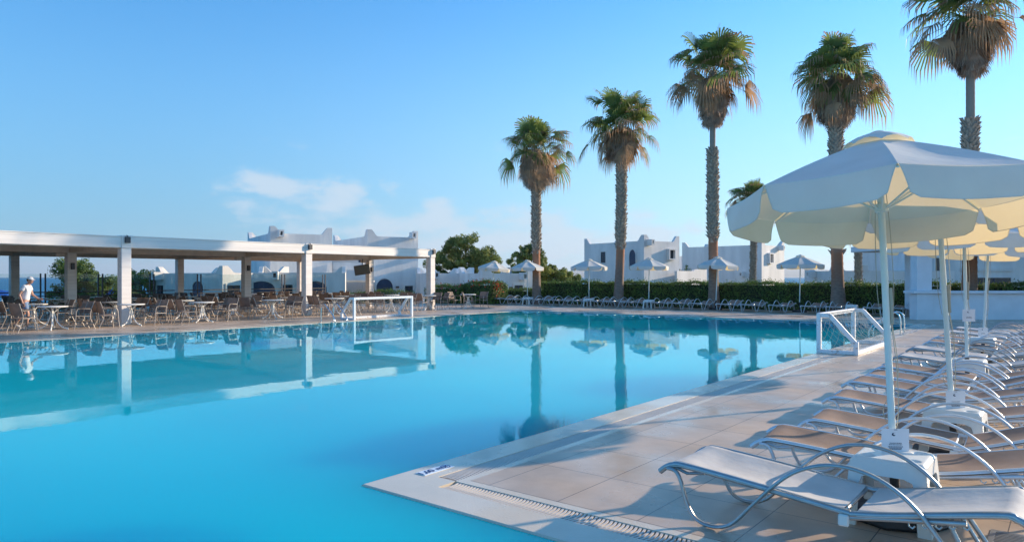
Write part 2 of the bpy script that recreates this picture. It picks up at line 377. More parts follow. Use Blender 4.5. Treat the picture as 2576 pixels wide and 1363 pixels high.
struct(bs.build('pool_basin', M['pool_tile']))
cp = MB(); ring(0, -.06, 0, -.010, cp); ring(0, -.010, .012, 0, cp); ring(.012, 0, .33, 0, cp); ring(.33, 0, .33, -.12, cp); ring(.53, -.12, .53, 0, cp); ring(.53, 0, .61, 0, cp)
cp.box((.331, .331, -.05), (.529, .529, 0))
struct(cp.build('pool_coping', M['coping']))
ch = MB(); ring(.33, -.12, .53, -.12, ch); struct(ch.build('overflow_channel', M['channel']))
def grate(x0, y0, x1, y1, step, label, side):
    mb = MB(); Lh = math.hypot(x1 - x0, y1 - y0); k = int(Lh / step); d = Vector((x1 - x0, y1 - y0, 0)) / Lh; nrm = Vector((d.y, -d.x, 0)) * side
    for i in range(k):
        c = Vector((x0, y0, 0)) + d * (i + .5) * step
        hw = step * .27; seg = 3
        for q in range(seg):                                   # bars bow slightly, as moulded grating does
            t0, t1 = q / seg, (q + 1) / seg
            b0 = .02 * math.sin(math.pi * t0); b1 = .02 * math.sin(math.pi * t1)
            A = c + nrm * (.2 * t0) + d * b0; B = c + nrm * (.2 * t1) + d * b1
            P = [A - d * hw, A + d * hw, B + d * hw, B - d * hw]
            mb.face([p + Vector((0, 0, -.004)) for p in P])
            mb.face([P[0] + Vector((0, 0, -.004)), P[3] + Vector((0, 0, -.004)), P[3] + Vector((0, 0, -.03)), P[0] + Vector((0, 0, -.03))])
            mb.face([P[1] + Vector((0, 0, -.03)), P[2] + Vector((0, 0, -.03)), P[2] + Vector((0, 0, -.004)), P[1] + Vector((0, 0, -.004))])
    o = mb.build('overflow_grate', M['grate']); tag(o, label, 'drain grate', 'grating strips round the pool'); return o
grate(.55, .33, XR + .5, .33, .031, 'cream slotted grating along the short pool edge below the nearest lounger', -1)
grate(.33, .55, .33, YF + .3, .031, 'cream slotted grating along the long pool edge beside the loungers', 1)
grate(XL - .33, YN, XL - .33, YF + .3, .05, 'grating along the pool edge in front of the canopy', -1)
grate(XL, YF + .33, .3, YF + .33, .05, 'grating along the far short pool edge', -1)

dk = MB(); E = .61; DX0, DX1, DY0, DY1 = -34.6, 40, -12, 33
def q(x0, y0, x1, y1): dk.face([(x0, y0, 0), (x1, y0, 0), (x1, y1, 0), (x0, y1, 0)])
q(DX0, DY0, XL - E, DY1); q(XL - E, YF + E, E, DY1); q(E, E, XR + E, DY1); q(XR + E, YN - E, DX1, DY1); q(XL - E, DY0, DX1, YN - E)
dk.face([(DX0, DY0, -2), (DX0, DY0, 0), (DX0, DY1, 0), (DX0, DY1, -2)]); dk.face([(DX0, DY1, -2), (DX0, DY1, 0), (DX1, DY1, 0), (DX1, DY1, -2)])
struct(dk.build('pool_deck', M['deck']))

# depth marker plate with its writing
def text_mesh(body, size, M_, mtl, parent, name='lettering', bold=.012):
    c = bpy.data.curves.new('tmp', 'FONT'); c.body = body; c.size = size; c.offset = bold * size; c.extrude = .0006; c.align_x = 'CENTER'; c.align_y = 'CENTER'
    o = bpy.data.objects.new('tmp', c); COL.objects.link(o)
    dg = bpy.context.evaluated_depsgraph_get(); me = bpy.data.meshes.new_from_object(o.evaluated_get(dg)); bpy.data.objects.remove(o)
    me.name = name; me.transform(M_); me.materials.clear(); me.materials.append(mtl)
    return link(bpy.data.objects.new(name, me), parent)
dm = thing('depth_marker', 'small pale blue plate reading 1,60 m on the coping at the pool corner', 'sign', (.17, .66, 0), R(90))
pm = MB(); pm.bbox((-.18, -.058, .0005), (.18, .058, .006), .002); pm.build('plate', M['plate'], dm)
text_mesh('1,60 m', .10, Matrix.Translation((-.055, 0, .0075)), M['ink_blue'], dm)
sy = MB()
for k in range(24):
    t0, t1 = 2 * math.pi * k / 24, 2 * math.pi * (k + 1) / 24
    sy.face([(.122 + r * math.cos(t), r * math.sin(t), .0078) for r, t in ((.036, t0), (.044, t0), (.044, t1), (.036, t1))])
for a in (R(45),):
    Mx = Matrix.Translation((.122, 0, 0)) @ Matrix.Rotation(a, 4, 'Z'); sy.box((-.038, -.004, .0068), (.038, .004, .0082), 0, Mx)
sy.box((-.02, -.006, .0068), (.018, .006, .0079), 0, Matrix.Translation((.122, -.002, 0)) @ Matrix.Rotation(R(-35), 4, 'Z'))
sy.lathe([(.008, .0068), (.008, .008)], 10, (.108, .014, 0)); sy.build('symbol', M['ink_blue'], dm)
# square floor drain at the lower right
fd = thing('floor_drain', 'grey slotted floor drain set in the tiles by the nearest lounger', 'drain', G(2560, 4.42), R(0))
a = MB(); a.box((-.15, -.15, .001), (.15, -.12, .006)); a.box((-.15, .12, .001), (.15, .15, .006)); a.box((-.15, -.12, .001), (-.12, .12, .006)); a.box((.12, -.12, .001), (.15, .12, .006)); a.build('frame', M['alu_grey'], fd)
a = MB(); a.box((-.12, -.12, .0005), (.12, .12, .001)); a.build('sump', M['channel'], fd)
a = MB()
for k in range(8): a.box((-.12, -.112 + k * .03, .002), (.12, -.096 + k * .03, .0055))
a.build('slats', M['alu_grey'], fd)

# ------------------------------------------------------------------ pergola
FX, MX_, BX = -21.6, -26.4, -32.9; PY = [7.2, 14.7, 22.2]
pg = thing('pergola', 'long white flat-roofed canopy on square columns over the cafe tables', 'canopy', (FX, 14.7, 0))
P0 = Vector((FX, 14.7, 0))
def loc_(x, y, z): return Vector((x, y, z)) - P0
y_lo, y_hi = -.3, 22.42
for i, yy in enumerate([-.3] + PY):
    for X_, top_ in ((FX, 2.66), (MX_, 2.60), (BX, 2.60)):
        c = MB(); h = .165
        c.bbox((-h, -h, 0), (h, h, top_), .012, 0, Matrix.Translation(loc_(X_, yy, 0)))
        c.build('column', M['pergola'], pg)
        if X_ == FX and i > 0:
            f = MB(); f.bbox((-.17, -.17, 2.66), (.20, .17, 3.10), .01, 0, Matrix.Translation(loc_(X_, yy, 0))); f.build('column_cap', M['pergola'], pg)
            f = MB(); f.bbox((.2, -.08, 2.84), (.30, .09, 3.05), .01, 0, Matrix.Translation(loc_(X_, yy, 0)))
            f.tube([loc_(X_ + .19, yy, 3.1), loc_(X_ + .27, yy, 3.08), loc_(X_ + .27, yy, 3.0)], .015); f.build('floodlight', M['dark_metal'], pg)
        elif X_ == MX_:
            f = MB(); f.bbox((.165, -.06, 1.95), (.27, .06, 2.2), .01, 0, Matrix.Translation(loc_(X_, yy, 0))); f.build('wall_light', M['dark_metal'], pg)
            f = MB(); f.bbox((-.2, -.5, 2.44), (.0, -.17, 2.6), .02, 0, Matrix.Translation(loc_(X_, yy, 0))); f.build('loudspeaker', M['pergola_dark'], pg)
# fascia boards between the columns
f = MB(); ys_ = [-9] + PY
for k in range(3):
    y0 = PY[k - 1] + .172 if k else -9; y1 = PY[k] - .172; x0 = FX + .1
    za0 = 3.04 + (.09 if k == 0 else .02); za1 = 3.04
    for (xa, xb, zb_) in ((x0, x0 + .06, 2.68),):
        f.add([loc_(xa, y0, zb_ + (.04 if k == 0 else 0)), loc_(xb, y0, zb_ + (.04 if k == 0 else 0)), loc_(xb, y1, zb_), loc_(xa, y1, zb_),
               loc_(xa, y0, za0), loc_(xb, y0, za0), loc_(xb, y1, za1), loc_(xa, y1, za1)], [(3, 2, 1, 0), (4, 5, 6, 7), (0, 1, 5, 4), (1, 2, 6, 5), (2, 3, 7, 6), (3, 0, 4, 7)])
        f.add([loc_(xa - .05, y0, za0 + .002), loc_(xb + .02, y0, za0 + .002), loc_(xb + .02, y1, za1 + .002), loc_(xa - .05, y1, za1 + .002),
               loc_(xa - .05, y0, za0 + .03), loc_(xb + .02, y0, za0 + .03), loc_(xb + .02, y1, za1 + .03), loc_(xa - .05, y1, za1 + .03)], [(3, 2, 1, 0), (4, 5, 6, 7), (0, 1, 5, 4), (1, 2, 6, 5), (2, 3, 7, 6), (3, 0, 4, 7)])
f.build('fascia', M['pergola'], pg)
f = MB(); f.box(loc_(BX - .3, y_hi - .06, 2.68), loc_(FX - .18, y_hi, 3.04)); f.build('end_fascia', M['pergola'], pg)
f = MB(); f.box(loc_(BX - .36, -9, 2.68), loc_(BX - .3, y_hi, 3.04)); f.build('rear_fascia', M['pergola'], pg)
f = MB(); f.box(loc_(BX - .3, -9, 2.86), loc_(FX + .1, y_hi - .06, 2.98)); f.build('roof', M['pergola_dark'], pg)
f = MB()
for X_ in (MX_, BX): f.box(loc_(X_ - .09, -9, 2.6), loc_(X_ + .09, y_hi - .07, 2.86))
f.box(loc_(FX - .15, -9, 2.66), loc_(FX + .09, y_hi - .07, 2.86)); f.build('beam', M['pergola_dark'], pg)
for yy in [-.3] + PY:
    f = MB(); f.box(loc_(BX + .095, yy - .08, 2.62), loc_(MX_ - .095, yy + .08, 2.86)); f.box(loc_(MX_ + .095, yy - .08, 2.62), loc_(FX - .155, yy + .08, 2.86)); f.build('cross_beam', M['pergola_dark'], pg)
# television hung from the canopy
tv = thing('television', 'flat screen hung tilted from the canopy beside its third inner column', 'television', G(911, 38.6, 2.05), HEAD + R(12))
a = MB(); Mt = Matrix.Rotation(R(-9), 4, 'Y'); a.bbox((-.42, -.03, -.27), (.42, .03, .27), .01, 0, Mt); a.build('housing', M['dark_metal'], tv)
a = MB(); a.box((-.39, -.034, -.24), (.39, -.031, .24), 0, Mt); a.build('screen', M['screen'], tv)
a = MB(); a.tube([(0, .05, 0), (0, .09, .2), (.02, .09, .58)], .02); a.build('bracket', M['dark_metal'], tv)

# glass wind screen behind the terrace
ws = thing('glass_screen', 'clear glass wind screen with dark posts along the sea side of the terrace', 'glass fence', (-34.2, 14, 0))
m_ = bpy.data.materials.new('clear_glass'); m_.use_nodes = True; t_ = m_.node_tree; t_.nodes.clear()
o_ = t_.nodes.new('ShaderNodeOutputMaterial'); gl = t_.nodes.new('ShaderNodeBsdfGlossy'); gl.inputs['Roughness'].default_value = 0; tr_ = t_.nodes.new('ShaderNodeBsdfTransparent'); tr_.inputs[0].default_value = (.88, .93, .93, 1)
fr_ = t_.nodes.new('ShaderNodeFresnel'); fr_.inputs[0].default_value = 1.45; mx_ = t_.nodes.new('ShaderNodeMixShader')
t_.links.new(fr_.outputs[0], mx_.inputs[0]); t_.links.new(tr_.outputs[0], mx_.inputs[1]); t_.links.new(gl.outputs[0], mx_.inputs[2]); t_.links.new(mx_.outputs[0], o_.inputs[0])
M['glass'] = m_
ypos = [-2, .7, 3.4, 6.1, 8.75, 11.3, 13.85, 16.45, 19.15, 21.85, 24.9]
for i, yy in enumerate(ypos):
    for dd in (-.13, .07):
        a = MB(); a.box((-.03, yy - 14 + dd, 0), (.03, yy - 14 + dd + .06, 1.82)); a.build('post', M['dark_metal'], ws)
    if i < len(ypos) - 1:
        a = MB(); a.box((-.005, yy - 14 + .135, .08), (.005, ypos[i + 1] - 14 - .135, 1.80)); a.build('glass_panel', M['glass'], ws)
a = MB(); a.box((.032, ypos[0] - 14, .90), (.075, ypos[-1] - 14, .95)); a.box((.032, ypos[0] - 14, .72), (.075, ypos[-1] - 14, .76)); a.build('rail', M['dark_metal'], ws)

# ------------------------------------------------------------------ cafe tables and chairs
ct = thing('cafe_table', 'x', 'table', (0, 0, 0), 0, 'white round cafe tables under the canopy')
a = MB(); a.lathe([(.05, .70), (.40, .705), (.425, .72), (.425, .735), (.415, .742), (0.001, .743)], 28); a.build('table_top', M['plastic'], ct, True)
a = MB(); a.tube([(0, 0, .12), (0, 0, .66)], .028, 8, up=(1, 0, 0)); a.build('column', M['plastic'], ct, True)
for k in range(4):
    an = R(45 + 90 * k); c_, s_ = math.cos(an), math.sin(an)
    pr = [(.05, .50), (.07, .38), (.12, .25), (.20, .13), (.30, .055), (.40, .035)]
    a = MB(); a.tube([(r * c_, r * s_, z) for r, z in pr], [.018] * 5 + [.02], 7)
    a.tube([(r * c_, r * s_, z) for r, z in ((.03, .42), (.05, .55), (.12, .63), (.22, .70))], .015, 6)
    lg = a.build('leg', M['plastic'], ct, True)
    a = MB(); a.lathe([(.02, 0), (.028, .006), (.028, .04), (.015, .05)], 8, (.40 * c_, .40 * s_, 0)); a.build('foot', M['plastic'], lg)
def make_chair():
    r = thing('cafe_chair', 'x', 'chair', (0, 0, 0), 0, 'brown sling armchairs round the cafe tables')
    hw = .26
    for sx in (-1, 1):
        x = sx * hw; a = MB()
        a.tube([(x, .27, 0), (x, .235, .30), (x, .215, .56), (x, .18, .635), (x, .10, .655), (x, -.20, .635)], .0135, 7)
        a.tube([(x * .93, -.34, 0), (x * .93, -.20, .32), (x * .93, -.19, .50), (x * .93, -.235, .66), (x * .93, -.31, .87)], .0135, 7)
        a.tube([(x * .97, .225, .425), (x * .95, -.19, .405)], .013, 7)
        fr = a.build('side_frame', M['chair_alu'], r, True)
        a = MB(); a.bbox((x - .022, -.16, .652), (x + .022, .16, .672), .006); a.build('armrest', M['piping'], fr)
    a = MB(); w_ = hw * .93
    a.grid(lambda u, v: (-w_ + 2 * w_ * u, .24 - .42 * v, .437 - .022 * v - .03 * math.sin(math.pi * u) * math.sin(math.pi * min(1, v + .15))), 5, 6)
    a.build('seat', M['chair_sling'], r, True)
    a = MB(); a.grid(lambda u, v: (-w_ + 2 * w_ * u, -.19 - .115 * max(0, v - .1) ** 1.2 - .025 * math.sin(math.pi * u), .48 + .385 * v), 5, 6)
    a.build('backrest', M['chair_sling'], r, True)
    a = MB(); a.tube([(-w_, .225, .42), (w_, .225, .42)], .012, 6, up=(0, 1, 0)); a.tube([(-w_, -.19, .40), (w_, -.19, .40)], .012, 6, up=(0, 1, 0)); a.build('cross_bar', M['chair_alu'], r, True)
    return r
chair0 = make_chair(); used = [False, False]
ORD = ['first', 'second', 'third', 'fourth', 'fifth', 'sixth', 'seventh', 'eighth', 'ninth', 'tenth', 'eleventh', 'twelfth', 'thirteenth']
ROWN = ['front', 'second', 'middle', 'fourth', 'rear']
ROWS = [(-20.75, [1.9, 4.67, 7.0, 9.5, 12.5, 15.5, 18.7, 21.3]), (-23.2, [2.2, 4.95, 7.6, 10.0, 12.2, 15.0, 18.0, 20.9]), (-25.4, [1.6, 4.2, 6.9, 9.4, 12.1, 14.6, 17.7, 20.4]),
        (-28.2, [2.0, 4.7, 7.3, 10.2, 12.8, 15.6, 18.2, 20.9]), (-30.8, [1.8, 4.6, 7.4, 9.9, 12.6, 15.2, 18.0, 20.7])]
rc = random.Random(21)
for ri, (rx, rys) in enumerate(ROWS):
    for ti, ty in enumerate(rys):
        tx_ = rx + rc.uniform(-.15, .15) + (.25 if ri == 0 and ti in (2,) else 0); c = ct if not used[0] else copy_tree(ct); used[0] = True
        if ri == 0 and ti == 7: tx_ = -20.9
        c.location = (tx_, ty, 0); c.rotation_euler = (0, 0, rc.uniform(0, 1.5))
        c['label'] = 'white round cafe table, %s from the left in the %s row under the canopy' % (ORD[ti], ROWN[ri])
        for k, (du, dv) in enumerate(((-.80, .27), (-.80, -.30), (.80, .27), (.80, -.30))):
            if ri in (1, 2, 3) and rc.random() < .06: continue
            ch_ = chair0 if not used[1] else copy_tree(chair0); used[1] = True
            ju, jv = rc.uniform(-.10, .10), rc.uniform(-.07, .07)
            ch_.location = (tx_ + dv + jv, ty + du + ju, 0)
            ch_.rotation_euler = (0, 0, (0 if du < 0 else math.pi) + rc.uniform(-.35, .35))
            ch_['label'] = 'brown sling chair %s of the %s table from left, %s row under canopy' % (
                ('pool side, left', 'sea side, left', 'pool side, right', 'sea side, right')[k], ORD[ti], ROWN[ri])
# a last group of chairs and table outside the canopy end
c = copy_tree(ct); c.location = (-20.9, 24.3, 0); c['label'] = 'white round cafe table standing past the right end of the canopy'
for k, (du, dv, rz, wh) in enumerate(((-.62, .55, -.7, 'pool side, nearest the canopy'), (-.2, -.8, -1.4, 'sea side'), (.85, .2, 3.3, 'right of table, nearest the flowering bushes'))):
    ch_ = copy_tree(chair0); ch_.location = (-20.9 + dv, 24.3 + du, 0); ch_.rotation_euler = (0, 0, rz)
    ch_['label'] = 'sling chair at table past the canopy end, ' + wh

# ------------------------------------------------------------------ person walking under the canopy
def skin_mesh(name, verts, edges, radii, mtl, parent, root=0, sub=2):
    me = bpy.data.meshes.new(name); me.from_pydata([Vector(v) for v in verts], edges, []); o = bpy.data.objects.new(name, me); COL.objects.link(o)
    sk = o.modifiers.new('skin', 'SKIN'); sk.use_smooth_shade = True
    for i, r in enumerate(radii): me.skin_vertices[0].data[i].radius = r if isinstance(r, tuple) else (r, r)
    me.skin_vertices[0].data[root].use_root = True
    ss = o.modifiers.new('sub', 'SUBSURF'); ss.levels = sub; ss.render_levels = sub
    dg = bpy.context.evaluated_depsgraph_get(); m2 = bpy.data.meshes.new_from_object(o.evaluated_get(dg)); m2.name = name
    bpy.data.objects.remove(o); m2.materials.clear(); m2.materials.append(mtl)
    m2.polygons.foreach_set('use_smooth', [True] * len(m2.polygons))
    return link(bpy.data.objects.new(name, m2), parent)
def ell(mb, c, r, M_=None, nu=16, nv=10, z0=-1, z1=1):
    def fn(u, v):
        t = u * 2 * math.pi; ph = math.asin(z0) + (math.asin(z1) - math.asin(z0)) * v
        p = Vector((r[0] * math.cos(ph) * math.cos(t), r[1] * math.cos(ph) * math.sin(t), r[2] * math.sin(ph)))
        return Vector(c) + (M_ @ p if M_ else p)
    mb.grid(fn, nu, nv)
pp = G(63, 22.9); pe_ = thing('person', 'person in a white cap, white shirt and blue shorts walking between the cafe tables', 'person', pp, HEAD - R(90) + R(8))
# local frame: faces +Y, stride
V = [(0, 0, .86), (0, .01, 1.0), (0, .03, 1.15), (0, .06, 1.30), (0, .09, 1.40), (0, .12, 1.46),           # 0-5 pelvis..neck
     (.09, 0, .84), (.10, .14, .48), (.10, .10, .10), (.10, .14, .04), (.10, .26, .03),                   # 6-10 right leg
     (-.09, 0, .84), (-.10, -.08, .47), (-.10, -.34, .14), (-.10, -.33, .07), (-.10, -.22, .03),           # 11-15 left leg
     (.17, .06, 1.34), (.22, -.06, 1.09), (.22, .03, .86), (.22, .05, .79),                                # 16-19 right arm
     (-.17, .06, 1.34), (-.21, .12, 1.08), (-.19, .30, .95), (-.19, .36, .93)]                             # 20-23 left arm
Ed = [(0, 1), (1, 2), (2, 3), (3, 4), (4, 5), (0, 6), (6, 7), (7, 8), (8, 9), (9, 10), (0, 11), (11, 12), (12, 13), (13, 14), (14, 15), (3, 16), (16, 17), (17, 18), (18, 19), (3, 20), (20, 21), (21, 22), (22, 23)]
Rr = [.12, .115, .115, .12, .06, .055, .085, .055, .036, .038, .028, .085, .055, .036, .038, .028, .052, .04, .028, .026, .052, .04, .028, .026]
fV = list(V); fE = list(Ed); fR = list(Rr)
body = skin_mesh('body', fV, fE, fR, M['skin'], pe_)
a = MB(); hM = Matrix.Rotation(R(-14), 3, 'X')
ell(a, (0, .16, 1.55), (.072, .092, .11), hM); ell(a, (0, .245, 1.535), (.014, .022, .02), hM, 8, 6); ell(a, (.074, .15, 1.55), (.012, .02, .03), hM, 8, 6); ell(a, (-.074, .15, 1.55), (.012, .02, .03), hM, 8, 6)
ell(a, (0, .235, 1.49), (.026, .012, .008), hM, 8, 6); ell(a, (0, .19, 1.465), (.035, .035, .03), hM, 8, 6)
a.build('head', M['skin'], pe_, True, 80)
a = MB()
for sx in (-1, 1): ell(a, (sx * .028, .238, 1.56), (.011, .008, .007), hM, 8, 6)
a.build('eyes', M['hair'], pe_, True)
a = MB(); ell(a, (0, .145, 1.565), (.077, .093, .10), hM, 16, 8, -.5, .9); a.build('hair', M['hair'], pe_, True)
a = MB(); ell(a, (0, .155, 1.585), (.083, .10, .085), hM, 18, 8, 0, .9999)
a.grid(lambda u, v: Vector((.085 * (2 * u - 1) * (1 - .25 * v), .22 + .10 * v * (1 - (2 * u - 1) ** 2 * .5), 1.60 - .03 * v - .025 * (2 * u - 1) ** 2)), 8, 4)
a.build('cap', M['cap'], pe_, True)
skin_mesh('shirt', [V[0], V[1], V[2], V[3], (0, .085, 1.385), V[16], (.20, -.01, 1.2), V[20], (-.195, .095, 1.2)], [(0, 1), (1, 2), (2, 3), (3, 4), (3, 5), (5, 6), (3, 7), (7, 8)],
          [(.155, .14), (.145, .13), (.145, .13), (.15, .13), .085, .072, .068, .072, .068], M['shirt'], pe_)
skin_mesh('shorts', [(0, 0, .90), V[0], V[6], (.10, .11, .58), V[11], (-.10, -.06, .58)], [(0, 1), (1, 2), (2, 3), (1, 4), (4, 5)], [(.135, .12), (.14, .125), .10, .085, .10, .085], M['jeans'], pe_)
for k, (hx, hy, hz, dy, dz) in enumerate(((.22, .06, .77, .15, -1), (-.19, .38, .925, 1, -.15))):
    d = Vector((0, dy, dz)).normalized(); sd_ = Vector((0, 0, 0)) + Vector((0, d.z, -d.y)); c0 = Vector((hx, hy, hz)) - d * .02
    vv = [c0 - d * .03, c0, c0 + d * .045]; ee = [(0, 1), (1, 2)]; rr = [(.02, .024), (.016, .03), (.013, .032)]
    hd = skin_mesh('hand', vv, ee, rr, M['skin'], pe_)
    for fi in range(4):
        off_ = sd_ * (-.026 + .0175 * fi); ln = (.062, .075, .078, .066)[fi]; st = c0 + d * .04 + off_; inn = Vector((-1 if hx > 0 else 1, 0, 0))
        a = MB(); a.tube([st, st + d * ln * .5 + inn * .008, st + d * ln * .85 + inn * .03], [.009, .0085, .006], 6, up=inn); a.build('finger', M['skin'], hd, True)
    a = MB(); st = c0 - sd_ * .025; a.tube([st, st - sd_ * .02 + d * .025, st - sd_ * .022 + d * .055], [.011, .010, .007], 6); a.build('thumb', M['skin'], hd, True)
for kx, c0 in ((0, (.10, .20, .045)), (1, (-.10, -.27, .06))):
    a = MB(); ell(a, c0, (.045, .125, .045), Matrix.Rotation(R(0 if kx == 0 else -32), 3, 'X'), 12, 8, -.6, .99); a.build('shoe', M['shoe'], pe_, True)

# ------------------------------------------------------------------ sun loungers
def arc_pts(pts, n=5):
    P = [Vector(p) for p in pts]; res = []
    for i in range(len(P) - 1):
        p0, p1, p2, p3 = P[max(i - 1, 0)], P[i], P[i + 1], P[min(i + 2, len(P) - 1)]
        for k in range(n):
            t = k / n; res.append(.5 * ((2 * p1) + (-p0 + p2) * t + (2 * p0 - 5 * p1 + 4 * p2 - p3) * t * t + (-p0 + 3 * p1 - 3 * p2 + p3) * t ** 3))
    return res + [P[-1]]
LW = .64
def make_lounger(frame_m, sling_m, tone):
    r = thing('sun_lounger', 'x', 'sun lounger', (0, 0, 0), 0, 'sun loungers round the pool')
    r['tone'] = tone
    rail_f = [(-.10, .305), (-.05, .345), (.0, .365), (.08, .372), (.5, .335), (1.12, .265)]
    rail_b = [(1.12, .262), (1.35, .30), (1.84, .405), (1.92, .40), (1.99, .365)]
    arcp = [(-.03, .345), (.03, .335), (.07, .27), (.11, .14), (.18, .04), (.30, .0165), (.42, .06), (.54, .19), (.66, .325), (.80, .45), (.96, .525), (1.12, .54), (1.28, .50), (1.44, .395), (1.56, .25), (1.66, .10), (1.71, .012)]
    fr = MB()
    for y in (.02, LW - .02):
        fr.tube(arc_pts([(s, y, z) for s, z in rail_f], 4), .021, 8, r2=.021, up=(0, 1, 0)); fr.tube(arc_pts([(s, y, z - .02) for s, z in rail_b[:2]] + [(1.70, y, .33)], 3), .016, 8, up=(0, 1, 0))
        fr.tube([(.02, y, .35), (.10, y, .325), (.22, y, .345)], .011, 6, up=(0, 1, 0))
    fr.tube([(.0, .02, .352), (.0, LW - .02, .352)], .016, 8); fr.tube([(1.08, .02, .262), (1.08, LW - .02, .262)], .016, 8)
    fr.tube([(.55, .02, .315), (.55, LW * .5, .285), (.55, LW - .02, .315)], .012, 6); fr.build('frame', frame_m, r, True, 60)
    for y in (-.012, LW + .012):
        a = MB(); a.tube(arc_pts([(s, y, z) for s, z in arcp], 4), .0125, 8, r2=.0195, up=(0, 1, 0)); a.build('arm', frame_m, r, True, 60)
    bf = MB()
    for y in (.02, LW - .02): bf.tube(arc_pts([(s, y, z) for s, z in rail_b], 4), .020, 8, up=(0, 1, 0))
    bf.tube([(1.985, .02, .365), (1.985, LW - .02, .365)], .016, 8); bf.tube([(1.16, .02, .262), (1.16, LW - .02, .262)], .016, 8); bk = bf.build('back_frame', frame_m, r, True, 60)
    def interp(P, s):
        for (s0, z0), (s1, z1) in zip(P, P[1:]):
            if s <= s1: return z0 + (z1 - z0) * (s - s0) / (s1 - s0)
        return P[-1][1]
    def sling(P, s0, s1, name, sagk):
        a = MB(); A = arc_pts([(s, 0, z) for s, z in P], 4); A = [(p.x, p.z) for p in A]
        def fn(u, v):
            s = s0 + (s1 - s0) * u; y = LW * v; e = min(1, 4 * min(u, 1 - u) + .25); z = interp(A, s) + .021
            edge = max(0, 1 - min(v, 1 - v) / .045)
            return (s, y, z - sagk * math.sin(math.pi * v) * e - edge * edge * .024)
        a.grid(fn, 26, 18); a.build(name, sling_m, r, True, 80)
        sl_o = kids(r)[-1]
        for v in (.0, 1.0):
            p_ = MB(); p_.tube([Vector(fn(k / 16, v)) + Vector((0, 0, .0)) for k in range(17)], .004, 4, up=(0, 1, 0))
            p_.build('piping', M['piping'] if tone != 'white' else sling_m, sl_o)
    sling(rail_f, -.015, 1.085, 'seat_sling', .035); sling(rail_b, 1.16, 1.985, 'back_sling', .03)
    lg = MB()
    for y in (.07, LW - .07): lg.tube([(1.60, y, .33), (1.66, y, .20), (1.78, y, .02)], .014, 8, up=(0, 1, 0))
    lg.tube([(1.77, .07, .03), (1.77, LW - .07, .03)], .014, 8); lg.build('support_leg', frame_m, r, True, 60)
    for y in (.035, LW - .035):
        hk = MB()
        for k in range(5):
            x = 1.42 + k * .065; z = .29 + k * .012
            hk.tube([(x, y, z), (x + .004, y, z - .035), (x + .022, y, z - .045), (x + .034, y, z - .03)], .0055, 5, up=(0, 1, 0))
        hk.build('ratchet', frame_m, bk, True)
    for y in (.0, LW):
        pl = MB(); pl.bbox((1.06, y - .012, .19), (1.12, y + .012, .26), .008); pl.build('hinge', M['plastic'], r)
    return r
protos = {'brown': make_lounger(M['alu'], M['sling_brown'], 'brown'), 'white': make_lounger(M['alu_grey'], M['sling_white'], 'white')}
first = {'brown': True, 'white': True}
def put_lounger(kind, x, y, rz, label):
    o = protos[kind] if first[kind] else copy_tree(protos[kind]); first[kind] = False
    o.location = (x, y, 0); o.rotation_euler = (0, 0, rz); o['label'] = label
    a_ = R(rback.choice((0, 0, 1, 2, 4, 6))) if y > 2 else 0; hg = Vector((1.14, 0, .262)); Rm = Matrix.Rotation(-a_, 3, 'Y')
    for k in kids(o):
        if k.name.startswith('back_'): k.rotation_euler = (0, -a_, 0); k.location = hg - Rm @ hg
rback = random.Random(17)
NEAR = [(2.30, .80, 0, 'white'), (2.54, 1.91, 7, 'brown'), (2.60, 2.93, 3, 'brown'), (2.44, 4.32, 1, 'brown'), (2.31, 5.62, 0, 'brown'), (2.30, 6.42, 1, 'brown'), (2.26, 7.45, 0, 'brown'),
        (2.22, 9.12, 0, 'white'), (2.12, 10.72, 0, 'white'), (2.14, 12.35, 1, 'brown'), (2.13, 13.75, 0, 'brown'), (2.09, 15.5, 0, 'white'), (2.07, 17.0, 0, 'white')]
for i, (x, y, a_, kd) in enumerate(NEAR):
    if i == 0: lb = 'pale sling lounger with grey frame, nearest of all, in front of the white side table'
    else: lb = '%s sling sun lounger, %s from the camera in the row right of the pool' % (kd if kd == 'brown' else 'pale', ORD[i])
    put_lounger(kd, x + rback.uniform(-.03, .03) * (i > 2), y, R(a_ + rback.uniform(-1.2, 1.2) * (i > 2)), lb)
def z3(px): return (1700 + px / 2.478) / 1.59
def z4(px): return (2600 + px / 2.342) / 1.59
cent = [z3(c) for c in (786, 945, 1165, 1362, 1542, 1740, 1905, 2085, 2340)] + [z4(c) for c in (292, 492, 750, 980, 1240, 1540, 1777, 2125, 2330)]
def on_line(px, u):
    k = (px - 1288) / 1780; Y = (u - CY) / (k * SH + CH); return W(k * Y, Y)
for i, px in enumerate(cent):
    p = on_line(px - 4, 30.1); side = 'left' if i < 9 else 'right'
    cnt = ORD[i] if i < 9 else ORD[17 - i]
    put_lounger('brown', p.x + LW / 2, 29.35, R(90 + rc.uniform(-2, 2)), 'brown sling lounger in the far row before the hedge, %s from its %s end' % (cnt, side))

